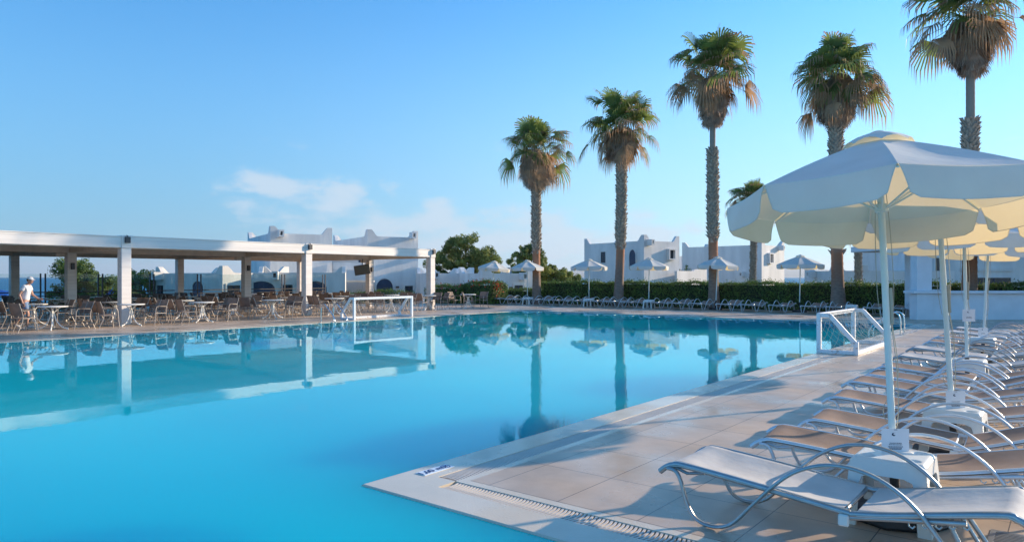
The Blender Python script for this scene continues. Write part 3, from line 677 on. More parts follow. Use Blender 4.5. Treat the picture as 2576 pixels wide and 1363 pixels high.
# ------------------------------------------------------------------ white plastic side tables
st = thing('side_table', 'x', 'side table', (0, 0, 0), 0, 'white plastic side tables round the umbrella poles')
a = MB(); hs, H = .225, .45
cups = [(-.135, -.135), (.135, -.135), (-.135, .135), (.135, .135)]
def tfn(u, v):
    x, y = (2 * u - 1) * hs, (2 * v - 1) * hs
    e = max(abs(x), abs(y)); z = H
    if e > hs - .03: z -= .03 * ((e - hs + .03) / .03) ** 2.2
    for cx_, cy_ in cups:
        d = math.hypot(x - cx_, y - cy_)
        if d < .047: z -= .016 * smooth(.047, .036, d)
    d = math.hypot(x, y)
    if d < .036: z -= .004
    # round the corners in plan
    ax, ay = abs(x), abs(y); rr_ = .06
    if ax > hs - rr_ and ay > hs - rr_:
        dx, dy = ax - (hs - rr_), ay - (hs - rr_); dd = math.hypot(dx, dy); mxx = max(dx, dy)
        if dd > 0: f_ = mxx / dd; x = math.copysign(hs - rr_ + dx * f_, x); y = math.copysign(hs - rr_ + dy * f_, y)
    return (x, y, z)
a.grid(tfn, 48, 48); a.build('table_top', M['plastic'], st, True, 60)
poly = [(-.262, 0), (-.185, 0), (-.168, .27), (-.150, .325), (-.10, .345), (.10, .345), (.150, .325), (.168, .27), (.185, 0), (.262, 0), (.222, .425), (-.222, .425)]
for k in range(4):
    Rz = Matrix.Rotation(R(90 * k), 4, 'Z'); a = MB()
    sl = lambda z: .2245 + (.425 - z) * .09
    a.prism(poly, lambda x, z: Rz @ Vector((x, -sl(z), z)), lambda x, z: Rz @ Vector((x * .97, -sl(z) + .014, z))); a.build('leg_panel', M['plastic'], st)
def put_table(i, x, y, label, rz=0):
    c = st if i == 0 else copy_tree(st); c.location = (x, y, 0); c.rotation_euler = (0, 0, rz); c['label'] = label

# ------------------------------------------------------------------ umbrellas
def make_umbrella(big=True):
    r = thing('parasol', 'x', 'umbrella', (0, 0, 0), 0, 'off-white parasols')
    Rc, ze, za = 1.06, 2.23, 2.655; n = 8; rv = .24
    def corner(k, rad, z): t = 2 * math.pi * k / n; return Vector((rad * math.cos(t), rad * math.sin(t), z))
    c = MB(); sub = 8 if big else 5
    for k in range(n):
        c0, c1 = corner(k, Rc, ze), corner(k + 1, Rc, ze); i0, i1 = corner(k, rv - .07, za - .045), corner(k + 1, rv - .07, za - .045)
        def fn(u, v):
            a_ = i0.lerp(i1, u); b_ = c0.lerp(c1, u); p = a_.lerp(b_, v)
            sag = math.sin(math.pi * u); p.z += -.022 * sag * math.sin(math.pi * min(1, v * .9)) - .012 * sag * v + .012 * math.sin(math.pi * v)
            return p
        c.grid(fn, sub, sub + 2)
    cn = c.build('canopy', M['canvas'], r, True, 50)
    rf = random.Random(5)
    for k in range(n):
        c0, c1 = corner(k, Rc, ze), corner(k + 1, Rc, ze); hgt = .20; ou = ((c0 + c1) / 2).normalized(); ou.z = 0; ph = rf.uniform(0, 6)
        def fl(u, v):
            ins = .010 + .062 * v; uu = ins + (1 - 2 * ins) * u
            p = c0.lerp(c1, uu); p.z += -.012 * math.sin(math.pi * u)
            e = min(u, 1 - u) / .10; hh = hgt * (1 if e >= 1 else (.86 + .14 * math.sqrt(max(0, 1 - (1 - e) ** 2))))
            hh *= 1 + .015 * math.sin(5 * u + ph)
            p.z -= hh * v * .985; p += ou * (.018 * math.sin(math.pi * v) + .03 * v + .012 * math.sin(9 * u + ph) * v); return p
        f_ = MB(); f_.grid(fl, 12 if big else 6, 6 if big else 3); f_.build('valance', M['canvas'], cn, True, 60)
        if big:
            hm = MB(); hm.tube([fl(0, 0)] + [fl(0, v / 4) for v in range(1, 5)] + [fl(u / 12, 1) for u in range(1, 13)] + [fl(1, 1 - v / 4) for v in range(1, 5)], .0035, 4); hm.build('hem', M['canvas'], cn)
    v_ = MB()
    for k in range(n):
        c0, c1 = corner(k, rv, za - .055), corner(k + 1, rv, za - .055); i0, i1 = corner(k, .06, za + .035), corner(k + 1, .06, za + .035)
        def fv(u, v):
            p = i0.lerp(i1, u).lerp(c0.lerp(c1, u), v); p.z += (.03 * math.sin(math.pi * u) * v * v) + .022 * math.sin(math.pi * v); return p
        v_.grid(fv, 5, 5)
    v_.lathe([(.062, za + .03), (.055, za + .05), (.03, za + .06), (.002, za + .062)], 14); v_.build('vent_cap', M['canvas'], cn, True, 50)
    a = MB(); a.tube([(0, 0, .42), (0, 0, 2.6)], .0235, 12, up=(1, 0, 0)); a.build('pole', M['pole'], r, True)
    a = MB(); a.tube([(0, 0, .06), (0, 0, .47)], .031, 12, up=(1, 0, 0)); a.tube([(.03, 0, .33), (.075, 0, .33)], .008, 6); a.lathe([(.012, 0), (.02, .006), (.02, .02), (.012, .026)], 8, (.075, 0, .318)); a.build('base_tube', M['black'], r, True)
    a = MB()
    bprof = [(.335, 0), (.35, .02), (.335, .065), (.29, .09), (.06, .105), (.035, .13)]
    a.lathe(bprof, 8 if big else 8); a.build('base', M['black'], r)
    ru = MB(); ru.lathe([(.03, 2.12), (.045, 2.125), (.045, 2.18), (.03, 2.185)], 12); ru.build('runner', M['pole'], r); ru = MB(); ru.lathe([(.03, 2.52), (.05, 2.53), (.05, 2.57), (.03, 2.58)], 12); ru.build('hub', M['pole'], r)
    for k in range(n):
        e = corner(k, Rc - .01, ze - .018); t = corner(k, .04, 2.555)
        a = MB(); mid = t.lerp(e, .5); mid.z += .03
        a.tube([t, t.lerp(mid, .5) + Vector((0, 0, .01)), mid, mid.lerp(e, .5) + Vector((0, 0, .01)), e], .011, 5, r2=.007, up=(0, 0, 1)); rb = a.build('rib', M['pole'], r)
        a = MB(); a.tube([corner(k, .04, 2.15), t.lerp(e, .45) + Vector((0, 0, .01))], .008, 5); a.build('strut', M['pole'], rb)
    if big:
        a = MB()
        for dx in (-.045, .05): a.tube(arc_pts([(0.02 * (1 if dx > 0 else -1), 0, 2.5), (dx, .01, 2.0), (dx * 1.1, .02, 1.55), (dx * .6, .02, 1.30)], 4), .0028, 4)
        a.tube(arc_pts([(.035, .02, 1.32), (.055, .02, .95), (-.05, .03, .72), (.03, .03, .60), (.05, 0, .9), (.03, 0, 1.3)], 5), .0035, 4); a.build('cord', M['rope'], r)
        a = MB(); a.bbox((.024, -.012, 1.32), (.045, .012, 1.58), .004); a.build('cleat', M['rope'], r)
    return r
pr_big = make_umbrella(True)
def sign(parent_label, loc, rz, label, full=True, sc=.88):
    s_ = thing('paper_sign', label, 'sign', loc, rz, 'paper notices tied to the parasol poles')
    def cv(x, z, o=0): return Vector((x, -.030 - o + .22 * x * x * 3, z))
    a = MB(); wd_, ht = .105 * sc, .20 * sc
    a.grid(lambda u, v: cv((2 * u - 1) * wd_, ht * v), 14, 4); a.build('sheet', M['paper'], s_, True)
    a = MB(); rr_ = random.Random(4)
    lines = [(.062, .045), (.050, .050), (.034, .055), (.024, .050), (.014, .045)] if full else [(.05, .04), (.035, .05)]
    for z, hw in lines:
        x = -hw * sc
        while x < hw * sc:
            w_ = rr_.uniform(.006, .014) * sc; x1 = min(x + w_, hw * sc)
            a.face([cv(x, (z + .022) * sc, .0012), cv(x1, (z + .022) * sc, .0012), cv(x1, (z + .0275) * sc, .0012), cv(x, (z + .0275) * sc, .0012)]); x = x1 + .003 * sc
    a.build('lettering', M['ink'], s_)
    a = MB()                                   # crescent emblem
    o_, i_ = [], []
    for k in range(9):
        t = R(60 + 240 * k / 8); o_.append((.016 * math.cos(t), .013 * math.sin(t))); i_.append((.006 + .010 * math.cos(t), .004 + .009 * math.sin(t)))
    for k in range(8): a.face([cv(p[0] * sc - .012, (p[1] + .155) * sc, .0013) for p in (o_[k], o_[k + 1], i_[k + 1], i_[k])])
    a.build('emblem', M['ink'], s_)
    a = MB(); a.tube([Vector((.032 * math.cos(t), .032 * math.sin(t), ht - .008)) for t in [2 * math.pi * k / 12 for k in range(13)]], .0018, 4); a.build('tie', M['black'], s_)
lean_left = Vector((-CH, -SH, 0))
def lean(o, deg, rz, away=0):
    ax = Vector((0, 0, 1)).cross(lean_left * deg + Vector((-SH, CH, 0)) * away); ax = ax.normalized() if ax.length > 1e-6 else Vector((1, 0, 0)); deg = math.hypot(deg, away)
    o.rotation_mode = 'QUATERNION'; o.rotation_quaternion = Quaternion(ax, R(deg)) @ Quaternion((0, 0, 1), rz)
    for k in kids(o):                                  # the heavy base stays flat on the ground
        if k.name.startswith('base') and 'tube' not in k.name: k.rotation_mode = 'QUATERNION'; k.rotation_quaternion = o.rotation_quaternion.inverted()
UM = [(3.487, 1.806, 0, 'nearest, filling the upper right of the view'), (3.58, 3.98, 1.6, 'second from the camera right of the pool'), (3.20, 8.62, .4, 'third from the camera right of the pool'), (2.97, 13.2, -3.2, 'fourth and farthest right of the pool')]
for i, (x, y, dg, lb) in enumerate(UM):
    o = pr_big if i == 0 else copy_tree(pr_big); o.location = (x, y, 0); lean(o, dg, R(16), (5.3, 3.5, 1.5, 0)[i]); o['label'] = 'open off-white parasol, ' + lb
    put_table(i, x, y - (.09 if i == 0 else 0), 'white plastic side table round the pole of the %s parasol right of the pool' % ('nearest', 'second nearest', 'third nearest', 'farthest')[i])
    if i < 2: sign('', Vector((x, y, .43)) + Vector((-SH, CH, 0)) * (.035, .02)[i], HEAD + R(-4 if i == 0 else 3), 'white paper notice with black writing tied to the %s parasol pole' % ('nearest', 'second nearest')[i])
sign('', Vector((UM[2][0], UM[2][1], 1.0)), HEAD, 'blank-looking white notice on the third parasol pole, in front of the white counter', False, .9)
sign('', Vector((UM[3][0], UM[3][1], .47)), HEAD, 'small white notice above the farthest side table in the near row', False, .9)
pr_small = make_umbrella(False); ti = 4
FU = [(1235, 0, 'leaning, leftmost', -5), (1327, 0, 'second from the left', .5), (1481.6, 0, 'third from the left', 0), (1632, 0, 'fourth from left, before a two-storey house', -.5), (1800, 0, 'fifth from the left, beside a palm trunk', -2.5), (2011, 0, 'rightmost', -1)]
for i, (px, _, lb, dg) in enumerate(FU):
    o = pr_small if i == 0 else copy_tree(pr_small); p = on_line(px, 30.9); o.location = (p.x, p.y, 0); lean(o, dg, R(12 + 9 * i)); o['label'] = 'parasol in the far row by the hedge, ' + lb
for i, px in enumerate((z3(650), z3(1020), z3(1625), z3(2220), z4(1890))):
    p = on_line(px, 30.0 if i != 4 else 29.6)
    put_table(9, p.x, p.y, 'white plastic side table among the far loungers, %s from the left' % ORD[i], .1)

# ------------------------------------------------------------------ water-polo goals, ladders
def make_goal(label, x, y, rz, Lg=3.0):
    g_ = thing('water_polo_goal', label, 'goal', (x, y, 0), rz, 'white water-polo goals')   # mouth faces -X, width along +Y, depth along +X
    r_ = .045; Hh = .87
    a = MB()
    for yy in (0, Lg): a.bbox((-r_, yy - r_, 0), (r_, yy + r_, Hh), .008)
    a.bbox((-r_, r_ + .001, Hh - 2 * r_), (r_, Lg - r_ - .001, Hh), .008); a.build('front_frame', M['white_paint'], g_)
    for yy in (0, Lg):
        a = MB(); a.bbox((r_ + .001, yy - r_ * .9, Hh - 2 * r_), (.24, yy + r_ * .9, Hh - .003), .008)
        d = Vector((.72, 0, .26)) - Vector((.22, 0, Hh - r_)); an = math.atan2(-d.z, d.x)
        a.bbox((0, -r_ * .85, -r_), (d.length, r_ * .85, r_), .008, 0, Matrix.Translation((.22, yy, Hh - r_)) @ Matrix.Rotation(an, 4, 'Y'))
        a.bbox((.70, yy - r_, .0), (.79, yy + r_, .28), .008); a.bbox((r_ + .001, yy - r_ * .9, .003), (.699, yy + r_ * .9, .085), .008); a.build('side_frame', M['white_paint'], g_)
    a = MB(); a.bbox((.70, r_ + .001, 0), (.79, Lg - r_ - .001, .088), .008); a.build('rear_bar', M['white_paint'], g_)
    nt_ = MB(); rn = random.Random(2)
    def net(fn, nu, nv):
        P = [[Vector(fn(i / nu, j / nv)) + Vector((rn.uniform(-.012, .012), rn.uniform(-.012, .012), rn.uniform(-.012, .012))) for i in range(nu + 1)] for j in range(nv + 1)]
        for j in range(nv):
            for i in range(nu):
                if (i + j) % 2 == 0: nt_.tube([P[j][i], P[j + 1][i + 1]], .0028, 3, cap=False)
                else: nt_.tube([P[j][i + 1], P[j + 1][i]], .0028, 3, cap=False)
    def back(u, v):
        y_ = .05 + (Lg - .1) * u; sag = .10 * math.sin(math.pi * v) * (1 + .4 * math.sin(7 * u))
        return (.24 + .50 * v - sag * .6, y_, Hh - .06 - (Hh - .34) * v - sag)
    net(back, 32, 8); net(lambda u, v: (.02 + .22 * v, .05 + (Lg - .1) * u, Hh - .01 - .03 * math.sin(math.pi * v)), 32, 3)
    net(lambda u, v: (.74, .05 + (Lg - .1) * u, .28 - .2 * v), 32, 3)
    for yy in (0.0, Lg): net(lambda u, v: (.03 + u * (.20 + .48 * v), yy, Hh - .08 - v * (Hh - .14)), 7, 8)
    nt_.build('net', M['net'], g_); return g_
make_goal('white water-polo goal on the right pool edge, near the lounger row', .06, 12.55, 0, 3.0)
make_goal('white water-polo goal on the far left pool edge, before the cafe tables', -17.22, 16.75, R(180), 3.0)
def ladder(label, x, y, rz):
    l_ = thing('pool_ladder', label, 'ladder', (x, y, 0), rz, 'steel pool ladders')        # water towards -X from x=0 at the rim
    for yy in (0, .55):
        a = MB(); a.tube(arc_pts([(.45, yy, 0), (.45, yy, .42), (.40, yy, .58), (.28, yy, .64), (.16, yy, .60), (-.10, yy, .38), (-.28, yy, .22), (-.36, yy, .08), (-.37, yy, -.1), (-.37, yy, -1.0)], 4), .021, 10, up=(0, 1, 0)); a.build('rail', M['steel'], l_, True)
        a = MB(); a.lathe([(.045, .0005), (.045, .01), (.025, .02)], 12, (.45, yy, 0)); a.build('flange', M['steel'], l_)
    for k in range(3):
        a = MB(); a.box((-.42, .02, -.25 - .28 * k), (-.33, .53, -.23 - .28 * k)); a.build('step', M['steel'], l_)
ladder('stainless ladder rails in the pool edge beyond the right goal', .06, 19.0, 0)
ladder('stainless ladder rails left of the far goal, before the cafe tables', -17.0, 12.95, R(180))

# ------------------------------------------------------------------ white bar counter
br = thing('bar_counter', 'white poolside bar with counter slab and square pillars at the right', 'bar', G(2306, 27.3), HEAD + R(0))
def bl(px, Y, z): return br.matrix_basis.inverted() @ G(px, Y, z)
a = MB(); a.bbox((0, 0, 0), (.62, .5, 1.02), .01); a.bbox((.622, .05, 0), (9.5, .4, 1.02), .01); a.build('wall', M['blue_plaster'], br)
a = MB(); a.bbox((-.18, -.12, 1.022), (9.6, .62, 1.12), .012); a.build('counter', M['blue_plaster'], br)
for (x0, x1, y0, y1) in ((.02, .60, .02, .48), (1.25, 1.85, 2.6, 3.1), (5.2, 5.7, .05, .4)):
    if x0 == 5.2: continue
    a = MB(); a.bbox((x0, y0, 1.122 if y0 < 1 else 0), (x1, y1, 2.75), .01); a.build('pillar', M['blue_plaster'], br)
a = MB(); a.bbox((-.35, -.4, 2.752), (9.8, 4.6, 3.0), .02); a.build('roof', M['blue_plaster'], br)
a = MB(); a.box((.605, .42, 1.13), (1.2, .46, 1.17)); a.box((1.16, .42, 1.13), (1.2, .46, 2.74)); a.box((.605, .42, 2.70), (1.2, .46, 2.74)); a.build('window_frame', M['white_paint'], br)
a = MB(); a.bbox((8.6, .7, 0), (9.2, 4.2, 2.74), .01); a.build('side_wall', M['blue_plaster'], br)

# ------------------------------------------------------------------ buildings
def building(name, label, px, Y, zt, tr, tl, ang, z0=-1.6, feats=(), mtl='stucco', horns=(1, 1, 1), hh=.62):
    """near corner at pixel column px and distance Y; right face runs along (cos,sin) ang in camera axes for tr metres, left face perpendicular for tl metres"""
    o = G(px, Y); rt = Vector((math.cos(ang) * CH - math.sin(ang) * SH, math.cos(ang) * SH + math.sin(ang) * CH, 0)); lf = Vector((-rt.y, rt.x, 0))
    r = thing(name, label, 'building', (o.x, o.y, 0)); th = .3
    wl = MB()
    def face_prof(Lh, ha, hb):
        p = [(0, z0)]; p += [(Lh, z0)]
        if hb: p += [(Lh, zt + hh), (Lh - .40, zt + hh), (Lh - .62, zt + hh * .62), (Lh - .85, zt + hh * .12), (Lh - 1.0, zt)]
        else: p += [(Lh, zt)]
        if ha: p += [(1.0, zt), (.85, zt + hh * .12), (.62, zt + hh * .62), (.40, zt + hh), (0, zt + hh)]
        else: p += [(0, zt)]
        return p
    corners = [Vector((0, 0, 0)), rt * tr, rt * tr + lf * tl, lf * tl]
    hc = [horns[1], horns[2], 1, horns[0]]
    for k in range(4):
        A, B = corners[k], corners[(k + 1) % 4]; d = (B - A); Lh = d.length; d = d / Lh; nin = Vector((-d.y, d.x, 0))
        poly = face_prof(Lh, hc[k], hc[(k + 1) % 4])
        wl.prism(poly, lambda s, z: A + d * s + Vector((0, 0, z)), lambda s, z: A + d * min(max(s, th), Lh - th) + nin * th + Vector((0, 0, z)))
    wl.build('wall', M[mtl], r)
    rf = MB(); rf.face([rt * .2 + lf * .2 + Vector((0, 0, zt - .35)), rt * (tr - .2) + lf * .2 + Vector((0, 0, zt - .35)), rt * (tr - .2) + lf * (tl - .2) + Vector((0, 0, zt - .35)), rt * .2 + lf * (tl - .2) + Vector((0, 0, zt - .35))]); rf.build('roof', M[mtl], r)
    X0 = (px - 1288) / 1780 * Y
    for ft in feats:
        kind, face, fx, fy, w_, h_ = ft[:6]; k = (fx - 1288) / 1780
        dx, dy = (math.cos(ang), math.sin(ang)) if face == 'r' else (-math.sin(ang), math.cos(ang))
        t = (k * Y - X0) / (dx - k * dy); Yf = Y + t * dy; zz = Z(fy, Yf); d = rt if face == 'r' else lf
        nout = Vector((d.y, -d.x, 0)) if face == 'r' else Vector((-d.y, d.x, 0))
        def P(s, n_, z): return d * (t + s) + nout * n_ + Vector((0, 0, zz + z))
        def bx(s0, s1, n0, n1, a0, a1, mb):
            vs = [P(s, n_, z) for z in (a0, a1) for n_ in (n0, n1) for s in (s0, s1)]
            mb.add(vs, [(0, 1, 3, 2), (4, 6, 7, 5), (0, 4, 5, 1), (2, 3, 7, 6), (0, 2, 6, 4), (1, 5, 7, 3)])
        hw, hz = w_ / 2, h_ / 2
        if kind == 'window':
            mb = MB(); pr_ = ft[6] if len(ft) > 6 else .3; q_ = .13
            bx(-hw - q_, -hw, .0, pr_, -hz - q_, hz + q_, mb); bx(hw, hw + q_, 0, pr_, -hz - q_, hz + q_, mb); bx(-hw + .002, hw - .002, 0, pr_ - .002, hz, hz + q_ - .002, mb); bx(-hw + .002, hw - .002, 0, pr_ - .002, -hz - q_ + .002, -hz, mb)
            wn = mb.build('window', M[mtl], r)
            mb = MB(); bx(-hw, hw, .005, .02, -hz, hz, mb); mb.build('pane', M['window'], wn)
            mb = MB(); bx(-.03, .03, .02, .05, -hz, hz, mb); bx(-hw, -hw + .05, .02, .05, -hz, hz, mb); bx(hw - .05, hw, .02, .05, -hz, hz, mb); mb.build('frame', M['blue_shutter'], wn)
        elif kind == 'spout':
            mb = MB(); bx(-.22, -.10, 0, .75, -.3, .3, mb); bx(.10, .22, 0, .75, -.3, .3, mb); bx(-.098, .098, 0, .748, -.3, -.15, mb); bx(-.098, .098, 0, .748, .17, .3, mb); mb.build('spout', M[mtl], r)
        elif kind == 'arch':
            mb = MB(); n_ = 12; pts = [(-hw, -hz), (hw, -hz)] + [(hw * math.cos(math.pi * i / n_), hz * .25 + hz * .75 * math.sin(math.pi * i / n_)) for i in range(n_ + 1)]
            mb.prism(pts, lambda s, z: P(s, .03, z), lambda s, z: P(s, .001, z)); dr = mb.build('door', M['blue_shutter'], r)
            pts2 = [(s * 1.22, z * (1.0 if z < 0 else 1.18)) for s, z in pts]; mb = MB()
            for i in range(1, len(pts) - 1 + 1):
                a0, a1 = pts[i % len(pts)], pts[(i + 1) % len(pts)]; b0, b1 = pts2[i % len(pts)], pts2[(i + 1) % len(pts)]
                mb.add([P(a0[0], .09, a0[1]), P(a1[0], .09, a1[1]), P(b1[0], .09, b1[1]), P(b0[0], .09, b0[1]), P(a0[0], 0, a0[1]), P(a1[0], 0, a1[1]), P(b1[0], 0, b1[1]), P(b0[0], 0, b0[1])], [(0, 1, 2, 3), (0, 4, 5, 1), (3, 2, 6, 7)])
            mb.build('arch_surround', M[mtl], dr)
        elif kind == 'ledge':
            mb = MB(); bx(-hw, hw, 0, .1, -hz, hz, mb); mb.build('ledge', M[mtl], r)
        elif kind == 'lamp':
            mb = MB(); bx(-.12, .12, .01, .2, -.08, .08, mb); mb.build('wall_lamp', M['bark'], r)
    return r
A1 = math.atan2(.507, .862)
building('white_house', 'white two-storey cube house with horned corners, left of the balcony, above the canopy', 680, 60, 5.37, 5.3, 10.4, A1, feats=[('spout', 'r', 703.6, 588, 0, 0)])
building('white_house', 'white two-storey cube house with horned corners, right of the balcony, above the canopy end', 924.5, 64.3, 5.37, 4.95, 10.8, A1,
         feats=[('spout', 'r', 1035, 593, 0, 0), ('arch', 'r', 967, 731, 1.6, 2.2), ('window', 'r', 1028, 731, .8, .9, .1), ('lamp', 'r', 999, 722, 0, 0)])
A3 = math.atan2(.559, .829)
building('white_house', 'white two-storey cube house with arched blue window behind the hedge and middle parasols', 1620, 72.5, 5.37, 5.2, 9.5, A3,
         feats=[('window', 'r', 1686, 640, .75, .9, .35), ('arch', 'l', 1592, 651, .95, 1.9), ('window', 'l', 1518, 647.5, .75, 1.2, .04), ('spout', 'r', 1630, 610, 0, 0), ('lamp', 'l', 1567, 638, 0, 0), ('ledge', 'r', 1665, 714, 2.8, .25)])
A4 = math.atan2(.713, .70)
building('white_house', 'white two-storey cube house partly behind the slim palm trunk', 1916, 82.4, 5.4, 6.2, 10.5, A4,
         feats=[('window', 'r', 1935, 650, .85, 1.0, .35), ('spout', 'r', 1958, 624, 0, 0), ('spout', 'l', 1870, 690, 0, 0)])
AL = math.atan2(.62, .785)
building('low_house', 'cream single-storey house with small windows beyond the glass screen', 560, 50, 1.95, 5.5, 9.5, math.atan2(.80, .60), z0=-3.5, mtl='stucco2', hh=.5,
         feats=[('window', 'l', 405, 729, 1.0, .7, .08), ('arch', 'l', 500, 731, 1.5, 1.4), ('spout', 'l', 408, 694, 0, 0), ('window', 'r', 587, 730, 1.0, .7, .08)])
building('low_house', 'cream single-storey house with an arched door, in front of the left two-storey house', 640, 52, 1.98, 6.5, 3.0, R(12), z0=-3.5, mtl='stucco2', hh=.5, horns=(1, 0, 0),
         feats=[('spout', 'r', 694, 693, 0, 0), ('arch', 'r', 658, 733, 1.9, 1.5), ('window', 'r', 724, 728, .7, .7, .08), ('arch', 'r', 794, 731, 1.6, 1.4)])
building('low_house', 'white single-storey house behind the flowering bushes and left parasols', 1213, 56, 1.95, 4.8, 5.6, R(24), z0=-2, hh=.55,
         feats=[('window', 'l', 1163, 727, .7, .9, .08), ('spout', 'r', 1312, 695, 0, 0), ('window', 'r', 1304, 727, .75, .6, .08), ('arch', 'r', 1257, 734, 1.3, 1.5), ('lamp', 'r', 1284, 724, 0, 0)])
building('low_house', 'low white house seen between the canopy end and the first bush', 1078, 60, 1.98, 4.0, 6, R(18), z0=-2, hh=.5, feats=[('spout', 'r', 1095, 692, 0, 0)])
building('low_house', 'long low shaded white house right of the far parasols, behind the hedge', 2100, 62, 2.2, 11, 5.5, R(4), z0=-2, hh=.75, horns=(1, 1, 0), feats=[('ledge', 'r', 2165, 674, 1.2, .5), ('spout', 'l', 2051, 690, 0, 0)])
building('white_house', 'tall white house wall behind the bar and parasols at the right edge', 2277, 66, 5.6, 16, 8, R(2), horns=(1, 1, 1), feats=[('window', 'r', 2365, 668, 1.0, 1.4, .1), ('ledge', 'r', 2480, 678, 5, .3), ('window', 'r', 2500, 712, 3.2, 1.0, .05)])
gw = thing('garden_wall', 'low white garden wall joining two cube houses behind the hedge', 'wall', G(1700, 74))
a = MB(); p1 = G(1775, 78) - G(1700, 74); d_ = p1.normalized(); n_ = Vector((-d_.y, d_.x, 0)) * .15
a.prism([(0, -1.6), (p1.length, -1.6), (p1.length, 2.5), (p1.length * .6, 2.5), (p1.length * .55, 2.3), (0, 2.3)], lambda s, z: d_ * s - n_ + Vector((0, 0, z)), lambda s, z: d_ * s + n_ + Vector((0, 0, z))); a.build('wall_panel', M['stucco'], gw)
# balcony between the two left houses
bc = thing('balcony', 'white balcony with solid parapet between the two left two-storey houses', 'balcony', G(836, 60.5))
def bq(px, Y, z): return G(px, Y, z) - G(836, 60.5)
def wallq(name, pxa, pxb, Ya, Yb, za, zb, th, mtl, par):
    A_, B_ = bq(pxa, Ya, 0), bq(pxb, Yb, 0); d = (B_ - A_); ln = d.length; d /= ln; n_ = Vector((-d.y, d.x, 0)) * th
    mb = MB(); mb.prism([(0, za), (ln, za), (ln, zb), (0, zb)], lambda s, z: A_ + d * s + Vector((0, 0, z)), lambda s, z: A_ + d * s + n_ + Vector((0, 0, z))); return mb.build(name, M[mtl], par)
wallq('parapet', 838, 923, 60.4, 60.4, 1.36, 2.25, .2, 'stucco', bc); wallq('floor_slab', 838, 926, 60.7, 60.7, 1.2, 1.36, 3.4, 'stucco', bc)
wallq('rear_wall', 832, 930, 65.5, 65.5, -1.6, 3.6, .3, 'stucco', bc); wallq('upper_parapet', 838, 915, 62.5, 62.5, 2.3, 2.95, .2, 'stucco', bc)
wallq('door', 902, 916, 65.3, 65.3, 1.4, 3.45, .1, 'blue_shutter', bc)

# ------------------------------------------------------------------ leaves
def leaf_quad(mb, p, n_, size, m, rr, asp=.55):
    n_ = n_.normalized(); t = n_.cross(Vector((rr.uniform(-1, 1), rr.uniform(-1, 1), rr.uniform(-1, 1))))
    if t.length < 1e-4: t = Vector((1, 0, 0))
    t = t.normalized() * size * .5; b = n_.cross(t).normalized() * size * .5 * asp
    i = len(mb.v); mb.v += [tuple(p - t), tuple(p + b * .9 - t * .1), tuple(p + t), tuple(p - b * .9 + t * .1)]; mb.f.append((i, i + 1, i + 2, i + 3)); mb.m.append(m)
def rv_(rr):
    while True:
        v = Vector((rr.uniform(-1, 1), rr.uniform(-1, 1), rr.uniform(-1, 1)))
        if .05 < v.length < 1: return v.normalized()
def hedge(name, label, x0, x1, y0, y1, zt, seed, cat='hedge', density=420, flowers=0, leaf=.085, group=None, petals='petal', young=.18, round_=0):
    rr = random.Random(seed); cx_, cy_ = (x0 + x1) / 2, (y0 + y1) / 2
    r = thing(name, label, cat, (cx_, cy_, 0), 0, group); hx, hy = (x1 - x0) / 2, (y1 - y0) / 2
    ph = [rr.uniform(0, 6) for _ in range(6)]
    def bulge(x, z): return .07 * math.sin(x * 2.1 + ph[0]) + .05 * math.sin(x * 5.3 + z * 3 + ph[1]) + .04 * math.sin(z * 7 + x * 1.3 + ph[2])
    def ztop(x, y):
        e = 1
        if round_:
            e = 1 - round_ * (abs(x) / hx) ** 4
        return zt * e + .05 * math.sin(x * 1.7 + ph[3]) + .035 * math.sin(x * 6.1 + y * 4 + ph[4])
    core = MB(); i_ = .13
    core.box((-hx + i_, -hy + i_, 0), (hx - i_, hy - i_, zt * (1 - round_ * .6) - .13)); core.build('shade_core', M['hedge_core'], r)  # solid dark box whose colour stands in for shade between the leaves
    lv = MB(); n_front = int(2 * hx * zt * density); n_top = int(4 * hx * hy * density * 1.5); n_side = int(2 * hy * zt * density)
    def put(p, nrm, top):
        nn = (nrm + rv_(rr) * .9); y_ = rr.random() < (young * (3 if top else .35)); sz = leaf * rr.uniform(.6, 1.35)
        leaf_quad(lv, p, nn, sz, 1 if y_ else 0, rr)
    for k in range(n_front):
        x = rr.uniform(-hx, hx); zt_ = ztop(x, -hy); z = rr.uniform(.02, zt_); c = min(1, (zt_ - z) / .15)
        y = -hy - bulge(x, z) * .6 + rr.uniform(0, .12) + (1 - c) ** 2 * .1; put(Vector((x, y, z)), Vector((0, -1, .25)), z > zt_ - .15)
        if rr.random() < .35: put(Vector((x, hy + bulge(x, z) * .5, z)), Vector((0, 1, .2)), False)
    for k in range(n_top):
        x = rr.uniform(-hx, hx); y = rr.uniform(-hy, hy); z = ztop(x, y) + rr.uniform(-.14, .02) + (rr.random() ** 10) * .2; put(Vector((x, y, z)), Vector((0, 0, 1)), True)
    for k in range(n_side):
        for sx in (-1, 1):
            y = rr.uniform(-hy, hy); z = rr.uniform(0, zt * (1 - round_)); put(Vector((sx * (hx + bulge(y, z) * .5) - sx * rr.uniform(0, .1), y, z)), Vector((sx, 0, .2)), False)
    lv.build('foliage', [M['hedge'], M['hedge_young']], r)
    if flowers:
        fl = MB()
        for k in range(flowers):
            x = rr.uniform(-hx, hx); c = Vector((x, rr.uniform(-hy, 0) - .05, ztop(x, 0) + rr.uniform(-.3, .12)))
            if c.z < zt - .15: c.y = -hy - .06
            for j in range(7): leaf_quad(fl, c + rv_(rr) * .035, rv_(rr) + Vector((0, -.8, .2)), .07, 0, rr, .8)
        fl.build('blossom', M[petals], r)
    return r
hedge('clipped_hedge', 'long clipped dark green hedge behind the far row of loungers', -21.9, 13.0, 32.2, 33.2, 1.36, 1, density=520)
